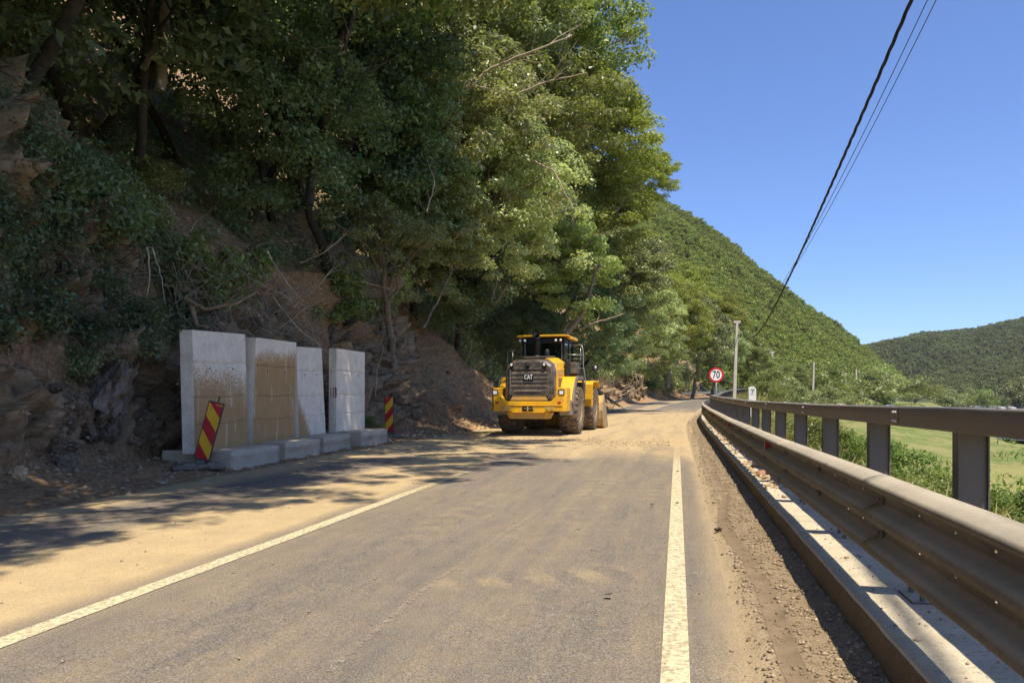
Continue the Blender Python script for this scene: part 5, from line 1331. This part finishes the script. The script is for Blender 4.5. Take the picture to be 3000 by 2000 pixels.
for k in (0, 1):
    cable('overhead_wire', [(LW(-6) + .2 * k, -6, 13.6), (LW(14.5) + .18 * k, 14.5, 9.05 + .03 * k), (LW(25) + .15 * k, 25, 7.65), (LW(36.2) + .10 * k, 36.2, 6.72 + .03 * k), (LW(53), 53, 6.6), (PT.x + .1, 70, PT.z - .1)], .010, 'wire_grey', ('left thin wire beside the thick twisted cable', 'right thin wire beside the thick twisted cable')[k])
cable('overhead_wire', [(PT.x + .3, 70, PT.z - .3), ((PT.x + P2.x) / 2, 91, (PT.z + P2.z) / 2 - 1.0), (P2.x, 112, P2.z - .2)], .02, 'wire_grey', 'thin wire running from the nearest pole back to the second')
# opposite guard rail at the bend
e = empty('bend_guard_rail', P3(112, -8.3, 0), 0, 'short pale guard rail across the road at the far bend', 'guard rail')
m = MB(); [m.hexa([P3(y, -8.3, .45) - e.location, P3(y + 4, -8.3, .45) - e.location, P3(y + 4, -8.3, .8) - e.location, P3(y, -8.3, .8) - e.location], [P3(y, -8.4, .45) - e.location, P3(y + 4, -8.4, .45) - e.location, P3(y + 4, -8.4, .8) - e.location, P3(y, -8.4, .8) - e.location]) for y in np.arange(104, 128, 4)]
m.build('beam', MATS['galvanised'], e)
for y in np.arange(104, 129, 4):
    m = MB(); p = P3(y, -8.45, 0) - e.location; m.box(p.x - .06, p.x + .06, p.y - .06, p.y + .06, p.z, p.z + .75); m.build('post', MATS['galvanised'], e)
# ------------------------------------------------------------------ wheel loader
DUST = (.42, .30, .15)
simple('loader_yellow', (.80, .42, .012), .42, 0, .06, 2, .04, 30, .4, dirt=(.50, .30, .06), dirt_amt=.55)
simple('loader_yellow_dusty', (.60, .34, .04), .65, 0, .15, 3, .1, 30, .3, dirt=DUST, dirt_amt=.9)
simple('loader_grey', (.045, .040, .036), .42, 0, .3, 3, .06, 40, .5, dirt=(.20, .155, .10), dirt_amt=.8)
simple('loader_black', (.016, .015, .014), .5, 0, .3, 4, .08, 40, .4)
simple('loader_mesh', (.075, .064, .052), .5, 0, .35, 3, .08, 40, .45, dirt=(.24, .185, .12), dirt_amt=.7)
simple('tyre_rubber', (.075, .058, .042), .9, 0, .3, 4, .5, 40, .2, dirt=(.26, .185, .11), dirt_amt=.9)
simple('tyre_wall', (.17, .135, .10), .9, 0, .25, 4, .4, 40, .2, dirt=(.30, .22, .14), dirt_amt=.8)
simple('rim_yellow', (.50, .33, .09), .7, 0, .2, 6, .15, 40, .3, dirt=DUST, dirt_amt=.8)
simple('lamp_white', (.85, .84, .80), .15, 0, .05, 20, .05, 80, .6)
simple('lamp_red', (.45, .02, .02), .25, 0, .1, 20, .05, 80, .6)
simple('pipe_steel', (.36, .33, .28), .35, .6, .15, 8, .05, 60)
simple('bucket_steel', (.38, .27, .14), .6, .2, .25, 4, .2, 40, .3, dirt=(.40, .30, .17), dirt_amt=.9)
simple('seat_grey', (.20, .23, .22), .8, 0, .1, 8, .1, 60)
simple('vest_green', (.10, .42, .12), .8, 0, .1, 8, .1, 60)
simple('beacon_orange', (.75, .14, .04), .4, 0, .1, 8, .1, 60)
def glass():
    t = NT('cab_glass'); gl = t.n('ShaderNodeBsdfGlossy'); gl.inputs['Roughness'].default_value = .03; gl.inputs[0].default_value = (.9, .95, .92, 1)
    tr = t.n('ShaderNodeBsdfTransparent'); tr.inputs[0].default_value = (.34, .40, .37, 1); ms = t.n('ShaderNodeMixShader')
    fr = t.n('ShaderNodeFresnel'); fr.inputs[0].default_value = 1.5; t.l(t.math('ADD', fr.outputs[0], .05), ms.inputs[0]); t.l(tr.outputs[0], ms.inputs[1]); t.l(gl.outputs[0], ms.inputs[2]); t.l(ms.outputs[0], t.out.inputs[0]); MATS['cab_glass'] = t.m
glass()
LO = empty('wheel_loader', (1.10, 27.75, 0), R(-15.5), 'yellow wheel loader seen from behind, dark grille and raised black exhaust', 'wheel loader')
def B(name, mat, mb, bev=.012, par=None, sm=False, label=None): return mb.build(name, MATS[mat], par or LO, bevel=bev, smooth_=sm, label=label)
# wheels
def wheel(x, y, side):
    prof = [(-.30, .40), (-.335, .46), (-.345, .60), (-.33, .72), (-.28, .80), (-.17, .825), (.17, .825), (.28, .80), (.33, .72), (.345, .60), (.335, .46), (.30, .40)]
    m = MB(); m.lathe(prof, 48, 'x'); ty = m.build('tyre', MATS['tyre_wall'], LO, smooth_=True); ty.location = (x, y, .875)
    m = MB()
    for s in (-1, 1):
        for k in range(22):
            t0 = 2 * math.pi * (k + (.5 if s > 0 else 0)) / 22; w = .092
            for xa, xb, da, db, r0, r1 in ((-.03, .19, 0, .10, .80, .880), (.19, .335, .10, .07, .76, .872), (.335, .352, .07, .07, .66, .80)):
                vs = []
                for xx, dd, rt in ((xa, da, r1), (xb, db, r1 if xb < .33 else r1 - .05)):
                    for r in (r0 - .05, rt):
                        for e_ in (-w, w):
                            a = t0 + dd + e_ * (1.0 if r < rt else .86); vs.append((s * xx, r * math.cos(a), r * math.sin(a)))
                m.add(vs, [(0, 1, 3, 2), (4, 6, 7, 5), (0, 4, 5, 1), (2, 3, 7, 6), (0, 2, 6, 4), (1, 5, 7, 3)])
    tr = m.build('tread', MATS['tyre_rubber'], ty)
    m = MB(); o = side
    m.lathe([(o * .05, .05), (o * .05, .10), (o * .10, .17), (o * .12, .22), (o * .04, .25), (o * .05, .34), (o * .22, .37), (o * .30, .385), (o * .318, .41), (o * .318, .43), (o * .29, .43), (-o * .25, .42)], 36, 'x')
    for k in range(12):
        a = 2 * math.pi * k / 12; m.lathe([(o * .05, .014), (o * .075, .014), (o * .08, .004)], 6, 'x', (0, .30 * math.cos(a), .30 * math.sin(a)))
    m.build('rim', MATS['rim_yellow'], ty)
WX = 1.12
for x, y, s in ((-WX, 0, -1), (WX, 0, 1), (-WX, 3.45, -1), (WX, 3.45, 1)): wheel(x, y, s)
m = MB(); m.tube([(-WX, 0, .875), (WX, 0, .875)], .17, 12); m.tube([(-WX, 3.45, .875), (WX, 3.45, .875)], .17, 12); m.lathe([(-.35, .1), (-.2, .33), (.2, .33), (.35, .1)], 16, 'x', (0, 0, .875)); B('axle', 'loader_black', m)
m = MB(); m.prism([(-1.4, .75), (1.6, .62), (1.6, 1.5), (-1.4, 1.3)], 'x', -.42, .42); m.prism([(1.7, .6), (4.6, .7), (4.6, 1.5), (2.6, 2.0), (1.7, 1.4)], 'x', -.40, .40); B('chassis', 'loader_grey', m)
# counterweight
cw = [(-1.33, .86), (-.62, .86), (-.55, .80), (.55, .80), (.62, .86), (1.33, .86), (1.33, 1.24), (1.33, 1.67), (1.02, 1.67), (1.02, 1.40), (.80, 1.20), (-.80, 1.20), (-1.02, 1.40), (-1.02, 1.67), (-1.33, 1.67), (-1.33, 1.24)]
def cpoly(sx, dy): return [(x * sx, z) for x, z in cw]
m = MB(); n = len(cw)
ring_ = []
for y, sx, zadd in ((-2.08, .93, 0), (-1.93, 1.0, 0), (-1.30, 1.0, 0)):
    ring_.append([(x * (sx if abs(x) > 1.2 else 1), y, z) for x, z in cw])
m.add(ring_[0] + ring_[1] + ring_[2], [tuple(range(n)), tuple(range(3 * n - 1, 2 * n - 1, -1))] + [(j * n + i, j * n + (i + 1) % n, (j + 1) * n + (i + 1) % n, (j + 1) * n + i) for j in (0, 1) for i in range(n)])
CWT = B('counterweight', 'loader_yellow', m, .02)
m = MB(); m.prism([(-1.2, 1.05), (1.2, 1.05), (1.2, 1.09), (-1.2, 1.09)], 'y', -2.105, -2.07); B('bumper_ledge', 'loader_yellow', m, .006, CWT)
m = MB(); m.prism([(-.82, .82), (.82, .82), (.70, .60), (-.70, .60)], 'y', -1.95, -1.55); B('lower_guard', 'loader_yellow_dusty', m, .02)
for s in (-1, 1):
    m = MB(); m.prism([(s * 1.0, 1.02), (s * .60, 1.02), (s * .66, .88), (s * .92, .88)], 'y', -2.092, -2.075); pk_ = B('pocket', 'loader_yellow_dusty', m, .004, CWT)
    for q in (.70, .84):
        m = MB(); m.lathe([(-2.11, .004), (-2.11, .028), (-2.09, .03)], 8, 'y', (s * q, 0, .94)); B('bolt', 'rim_yellow', m, 0, pk_)
    m = MB(); m.prism([(s * .60, .84), (s * .74, .84), (s * .64, .66), (s * .52, .66)], 'y', -1.99, -1.94); B('guard_rib', 'loader_yellow', m, .005)
    m = MB(); m.box(s * 1.17 - .105, s * 1.17 + .105, -2.095, -2.05, 1.42, 1.60); fr = B('lamp_frame', 'loader_black', m, .01)
    m = MB(); m.box(s * 1.17 - .07, s * 1.17 + .07, -2.105, -2.09, 1.44, 1.56); B('tail_lamp', 'lamp_white', m, .006, fr)
    m = MB(); m.box(s * 1.10 - .055, s * 1.10 + .055, -2.10, -2.07, 1.13, 1.20); B('rear_reflector', 'lamp_red', m, .004, CWT)
m = MB(); m.prism([(-.20, 1.03), (.14, 1.03), (.20, .87), (-.20, .87)], 'y', -2.094, -2.076); hc = B('hitch_opening', 'loader_black', m, .003)
m = MB(); m.tube([(.0, -2.13, .86), (.0, -2.13, 1.04)], .022, 8); m.box(-.12, .12, -2.12, -2.09, .945, .965); B('hitch_pin', 'rim_yellow', m, 0, hc)
# hood
def hoodsec(w, top, z0=1.24):
    return [(-w, z0), (w, z0), (w, top - .42), (w - .07, top - .17), (w - .30, top - .02), (w - .45, top), (-w + .45, top), (-w + .30, top - .02), (-w + .07, top - .17), (-w, top - .42)]
def loft(mb, secs):
    n = len(secs[0][1]); vs = []
    for y, s in secs: vs += [(x, y, z) for x, z in s]
    m_ = len(secs)
    mb.add(vs, [tuple(range(n)), tuple(range(m_ * n - 1, (m_ - 1) * n - 1, -1))] + [(j * n + i, j * n + (i + 1) % n, (j + 1) * n + (i + 1) % n, (j + 1) * n + i) for j in range(m_ - 1) for i in range(n)])
m = MB(); loft(m, [(-1.93, hoodsec(.80, 2.56)), (-1.85, hoodsec(.86, 2.62)), (-1.52, hoodsec(.88, 2.68))]); HD = B('hood_end', 'loader_grey', m, .02)
m = MB(); loft(m, [(-1.515, hoodsec(.885, 2.70)), (.15, hoodsec(.89, 2.80))]); HB = B('hood', 'loader_yellow', m, .02)
m = MB(); m.prism([(-1.60, 2.70), (.10, 2.81), (.10, 2.86), (-1.60, 2.75)], 'x', -.50, .50); B('hood_cover', 'loader_grey', m, .012, HB)
for s in (-1, 1):
    m = MB(); m.box(s * .889 - .006, s * .889 + .006, -1.25, -.55, 1.55, 2.05); m.box(s * .889 - .006, s * .889 + .006, -1.25, -.35, 2.12, 2.30); B('side_vent', 'loader_yellow_dusty', m, .004, HB)
    for k in range(6):
        m = MB(); m.box(s * .90 - .006, s * .90 + .006, -1.22, -.58, 1.59 + .075 * k, 1.615 + .075 * k); B('vent_slat', 'loader_black', m, 0, HB)
GF = MB(); GF.box(-.70, -.655, -2.0, -1.935, 1.40, 2.34); GF.box(.655, .70, -2.0, -1.935, 1.40, 2.34); GF.box(-.655, .655, -2.0, -1.935, 2.29, 2.34); GF.box(-.655, .655, -2.0, -1.935, 1.40, 1.44)
GR = B('grille_frame', 'loader_grey', GF, .01)
zs = [1.455, 1.55, 1.70, 1.86, 1.99, 2.14, 2.275]
for a, b in zip(zs[:-1], zs[1:]):
    m = MB(); m.prism([(-1.985, a + .012), (-1.95, a + .012), (-1.95, b), (-1.965, b)], 'x', -.648, .648); B('grille_panel', 'loader_mesh', m, .004, GR)
for a in zs[1:-1]:
    m = MB(); m.box(-.65, .65, -2.002, -1.987, a + .002, a + .014); B('grille_bar', 'pipe_steel', m, 0, GR)
m = MB(); m.tube([(-.60, -2.01, 1.47), (-.45, -2.01, 1.56), (.45, -2.01, 1.56)], .012, 6); m.box(-.66, -.63, -2.012, -1.99, 1.45, 2.3); B('grille_handle', 'pipe_steel', m, 0, GR)
t = obj('emblem', text_mesh('CAT', .25, .004, MATS['lamp_white'], 'emblem', .004), LO); t.matrix_local = Matrix.Translation((.0, -2.02, 2.03)) @ Matrix.Rotation(R(90), 4, 'X') @ Matrix.Diagonal((.60, .85, 1, 1))
m = MB(); m.box(-.175, .175, -2.012, -1.992, 1.93, 2.12); B('emblem_back', 'loader_black', m, .004)
for x, r in ((-.60, .085), (-.02, .075), (.56, .085)):
    m = MB(); m.lathe([(-2.05, r * .9), (-2.04, r), (-1.95, r * .8), (-1.88, r * .7)], 18, 'y', (x, 0, 2.46)); m.box(x - .015, x + .015, -2.0, -1.93, 2.30, 2.40); hl = B('lamp_housing', 'loader_black', m, 0, None, True)
    m = MB(); m.lathe([(-2.062, .005), (-2.058, r * .50), (-2.045, r * .55)], 14, 'y', (x, 0, 2.46)); B('lamp_lens', 'lamp_white' if x != -.02 else 'loader_grey', m, 0, hl)
m = MB(); m.prism([(-.66, 1.24), (.66, 1.24), (.60, 1.40), (-.56, 1.40)], 'y', -1.985, -1.93); B('radiator_guard', 'loader_yellow_dusty', m, .008)
m = MB(); m.tube([(-.85, -1.99, 1.27), (-.72, -2.0, 1.36), (-.66, -2.0, 1.25)], .025, 6); m.tube([(.70, -2.0, 1.25), (.78, -2.0, 1.35), (.86, -1.99, 1.24)], .025, 6); m.box(-.80, .80, -1.98, -1.8, 1.205, 1.235); B('hose', 'loader_black', m, 0)
# exhaust
m = MB(); m.tube([(-.05, -.55, 2.75), (-.05, -.55, 3.36), (-.05, -.58, 3.44), (-.05, -.70, 3.56)], [.115, .115, .130, .145], 18, cap=False); m.tube([(-.05, -.55, 2.75), (-.05, -.55, 2.85)], .14, 16)
ex = B('exhaust_stack', 'loader_black', m, 0, None, True); sm_ = ex.modifiers.new('wall', 'SOLIDIFY'); sm_.thickness = .01
m = MB(); m.lathe([(2.78, .08), (2.80, .09), (3.02, .09), (3.08, .05)], 14, 'z', (.30, -.45, 0)); B('air_intake', 'loader_black', m, 0, None, True)
# cab
m = MB()
for x, y, w in ((-.76, .30, .05), (.76, .30, .05), (-.80, 1.85, .05), (.80, 1.85, .05), (.79, 1.05, .035), (-.79, 1.05, .035)): m.box(x - w, x + w, y - w, y + w, 1.95, 3.50)
m.box(-.81, .81, .25, 1.90, 3.34, 3.54); m.box(-.81, .81, .27, 1.9, 1.85, 2.15); m.box(-.80, .80, .255, .30, 2.10, 2.32)
CB = B('cab_frame', 'loader_black', m, .012)
m = MB(); m.box(-.72, .72, .285, .295, 2.32, 3.34); B('rear_window', 'cab_glass', m, 0, CB)
for s in (-1, 1):
    for a, b in ((.36, 1.0), (1.10, 1.79)):
        m = MB(); m.box(s * .79 - .005, s * .79 + .005, a, b, 2.16, 3.34); B('side_window', 'cab_glass', m, 0, CB)
    m = MB(); m.box(s * .70 - .012, s * .70 + .012, .262, .28, 2.3, 3.4); B('window_trim', 'pipe_steel', m, 0, CB)
m = MB(); m.box(-.74, .74, 1.86, 1.87, 2.16, 3.34); B('front_window', 'cab_glass', m, 0, CB)
m = MB(); m.prism([(-.98, 3.575), (.98, 3.575), (.97, 3.62), (.80, 3.64), (-.80, 3.64), (-.97, 3.62)], 'y', .02, 1.95); m.box(.86, 1.04, .45, 1.75, 3.50, 3.56); B('cab_roof', 'loader_yellow', m, .012)
for x in (-.84, -.66, .52, .70):
    m = MB(); m.lathe([(.06, .055), (.07, .06), (.16, .045)], 14, 'y', (x, 0, 3.44)); wl = B('work_lamp', 'loader_black', m, 0, None, True)
    m = MB(); m.lathe([(.045, .005), (.05, .045), (.062, .047)], 12, 'y', (x, 0, 3.44)); B('lamp_lens', 'lamp_white', m, 0, wl)
m = MB(); m.box(-.22, .26, .80, .95, 2.45, 3.0); m.box(-.10, .14, .78, .90, 3.02, 3.2); m.box(-.24, .28, .85, 1.4, 2.3, 2.45); B('seat', 'seat_grey', m, .05)
m = MB(); m.box(.27, .42, .75, .95, 2.38, 2.62); B('vest', 'vest_green', m, .03)
m = MB(); m.lathe([(3.10, .05), (3.24, .05), (3.27, .02)], 12, 'z', (-.02, .95, 0)); m.box(-.10, .06, 1.0, 1.05, 3.04, 3.28); B('orange_headrest', 'beacon_orange', m, 0)
# fenders, tanks, steps, rails
for s in (-1, 1):
    def px(a, b): return (min(s * a, s * b), max(s * a, s * b))
    x0, x1 = px(.90, 1.36)
    out = [(-1.28, 1.22), (-.98, 1.62), (-.62, 1.98), (-.35, 2.08), (.75, 2.08), (.75, 1.98), (-.30, 1.98), (-.55, 1.88), (-.90, 1.54), (-1.22, 1.18)]
    m = MB(); m.prism(out, 'x', x0, x1); m.prism([(-1.28, 1.22), (-.98, 1.62), (-.62, 1.98), (-.35, 2.08), (.0, 2.08), (.0, 1.75), (-.6, 1.45), (-.95, 1.0)], 'x', *px(.885, .93)); B('rear_fender', 'loader_yellow', m, .015)
    out2 = [(-1.30, 1.16), (-1.0, 1.60), (-.64, 2.0), (-.36, 2.10), (.78, 2.10), (.88, 1.85), (.90, 1.35), (.84, 1.35), (.80, 1.80), (.70, 1.98), (-.26, 1.96), (-.52, 1.84), (-.85, 1.5), (-1.08, 1.02), (-1.22, .95)]
    m = MB(); m.prism(out2, 'x', *px(1.365, 1.43)); B('fender_edge', 'rubber_grey', m, .01)
    m = MB(); m.prism([(-1.35, .72), (-.95, .72), (-.95, 1.18), (-1.35, 1.18)], 'x', *px(.95, 1.38)); B('battery_box', 'pipe_steel', m, .02)
    m = MB(); m.prism([(2.42, .98), (2.47, .98), (2.47, 1.80), (2.62, 1.90), (3.9, 1.93), (4.3, 1.7), (4.3, 1.78), (3.92, 2.0), (2.6, 1.97), (2.42, 1.84)], 'x', *px(.72, 1.50)); B('front_fender', 'loader_yellow', m, .012)
    m = MB(); m.box(*px(.92, 1.32), .15, 1.75, 2.12, 2.18); B('platform', 'loader_black', m, .01)
    m = MB(); m.box(*px(.93, 1.28), .10, .75, 2.19, 2.62); B('tool_box', 'loader_grey', m, .03)
    m = MB(); m.box(*px(.90, 1.05), -.25, .12, 2.10, 2.72); B('air_box', 'loader_black', m, .04)
    m = MB(); m.box(*px(1.0, 1.35), 1.0, 1.5, 1.0, 1.9); m.box(*px(1.0, 1.4), 1.0, 1.35, .60, .66); B('step', 'loader_black', m, .01)
    X = s * 1.40
    m = MB()
    if s > 0:
        m.tube([(s * .82, .9, 3.25), (s * 1.25, .85, 3.30), (s * 1.36, .82, 3.25), (s * 1.40, .80, 3.05), (s * 1.42, .75, 2.5), (s * 1.50, .70, 2.0), (s * 1.50, .70, 1.5), (s * 1.42, .72, 1.40)], .020, 7)
        m.tube([(s * .80, .55, 2.92), (s * 1.40, .78, 2.92)], .020, 7); m.tube([(s * .84, 1.0, 2.78), (s * 1.3, 1.0, 2.78)], .016, 6)
        m.tube([(s * .95, .2, 2.45), (s * 1.45, .75, 2.40)], .018, 6); m.tube([(s * 1.30, .85, 3.28), (s * 1.28, .85, 2.2)], .014, 6)
    else:
        m.tube([(s * 1.40, .3, 2.10), (s * 1.40, .3, 3.05), (s * 1.36, .35, 3.10), (s * .92, .9, 3.10), (s * .88, .95, 3.0), (s * .88, .95, 2.7)], .020, 7); m.tube([(s * 1.25, .5, 2.1), (s * 1.25, .5, 3.1)], .018, 6)
    B('handrail', 'pipe_steel', m, 0, None, True)
    m = MB(); m.tube([(s * .85, 1.7, 3.2), (s * 1.15, 1.75, 3.2)], .018, 6); m.box(*px(1.10, 1.16), 1.68, 1.82, 2.85, 3.25); B('cab_mirror', 'loader_black', m, .01)
m = MB(); m.tube([(1.40, 1.9, 2.40), (1.62, 1.95, 2.45)], .02, 6); m.box(1.55, 1.80, 1.9, 2.0, 2.36, 2.56); ml = B('lamp_arm', 'loader_black', m, .02)
m = MB(); m.lathe([(1.88, .07), (1.90, .075), (1.96, .05)], 12, 'y', (1.68, 0, 2.46)); B('side_lamp', 'pipe_steel', m, 0, ml, True)
# lift arms and bucket
m = MB()
for s in (-1, 1): m.prism([(3.0, 2.0), (3.3, 2.25), (4.7, 1.35), (5.15, .65), (4.95, .50), (4.3, 1.1)], 'x', s * .52 - .05, s * .52 + .05)
B('lift_arm', 'loader_yellow', m, .02)
prof = [(6.15, .02), (4.95, .02), (4.68, .14), (4.52, .42), (4.50, .75), (4.62, 1.08), (4.86, 1.40), (4.92, 1.36), (4.70, 1.04), (4.60, .75), (4.62, .46), (4.75, .22), (4.98, .10), (6.15, .05)]
m = MB(); m.prism(prof, 'x', -1.52, 1.52); BK = B('bucket', 'loader_yellow_dusty', m, .01)
for s in (-1, 1):
    m = MB(); m.prism([(6.10, .03), (4.95, .01), (4.66, .14), (4.50, .42), (4.48, .76), (4.60, 1.10), (4.86, 1.44), (5.15, 1.30), (5.75, .55)], 'x', s * 1.55 - .03, s * 1.55 + .03); B('bucket_side', 'bucket_steel', m, .008, BK)
for x in (-1.0, -.5, .5, 1.0, 1.35):
    m = MB(); m.prism([(4.96, .02), (4.60, .14), (4.44, .42), (4.43, .75), (4.50, .75), (4.52, .42), (4.66, .16), (4.96, .05)], 'x', x - .03, x + .03); B('bucket_rib', 'loader_yellow', m, .006, BK)
m = MB(); m.box(1.18, 1.30, 4.445, 4.46, .72, .80); B('bucket_reflector', 'lamp_white', m, 0, BK)
# ------------------------------------------------------------------ the valley's thin summer haze
hz = MB(); hz.box(-420, 1560, -80, 1260, -9, 330)
ho = hz.build('haze', None); ho['kind'] = 'stuff'; ho['label'] = 'thin pale summer haze in the valley air'; ho['category'] = 'haze'
hm = bpy.data.materials.new('haze'); hm.use_nodes = True; ht = hm.node_tree; ht.nodes.clear()
h_o = ht.nodes.new('ShaderNodeOutputMaterial'); h_v = ht.nodes.new('ShaderNodeVolumePrincipled')
h_v.inputs['Color'].default_value = (.80, .88, 1, 1); h_v.inputs['Density'].default_value = .00009; h_v.inputs['Anisotropy'].default_value = .2
ht.links.new(h_v.outputs[0], h_o.inputs['Volume']); ho.data.materials.append(hm)
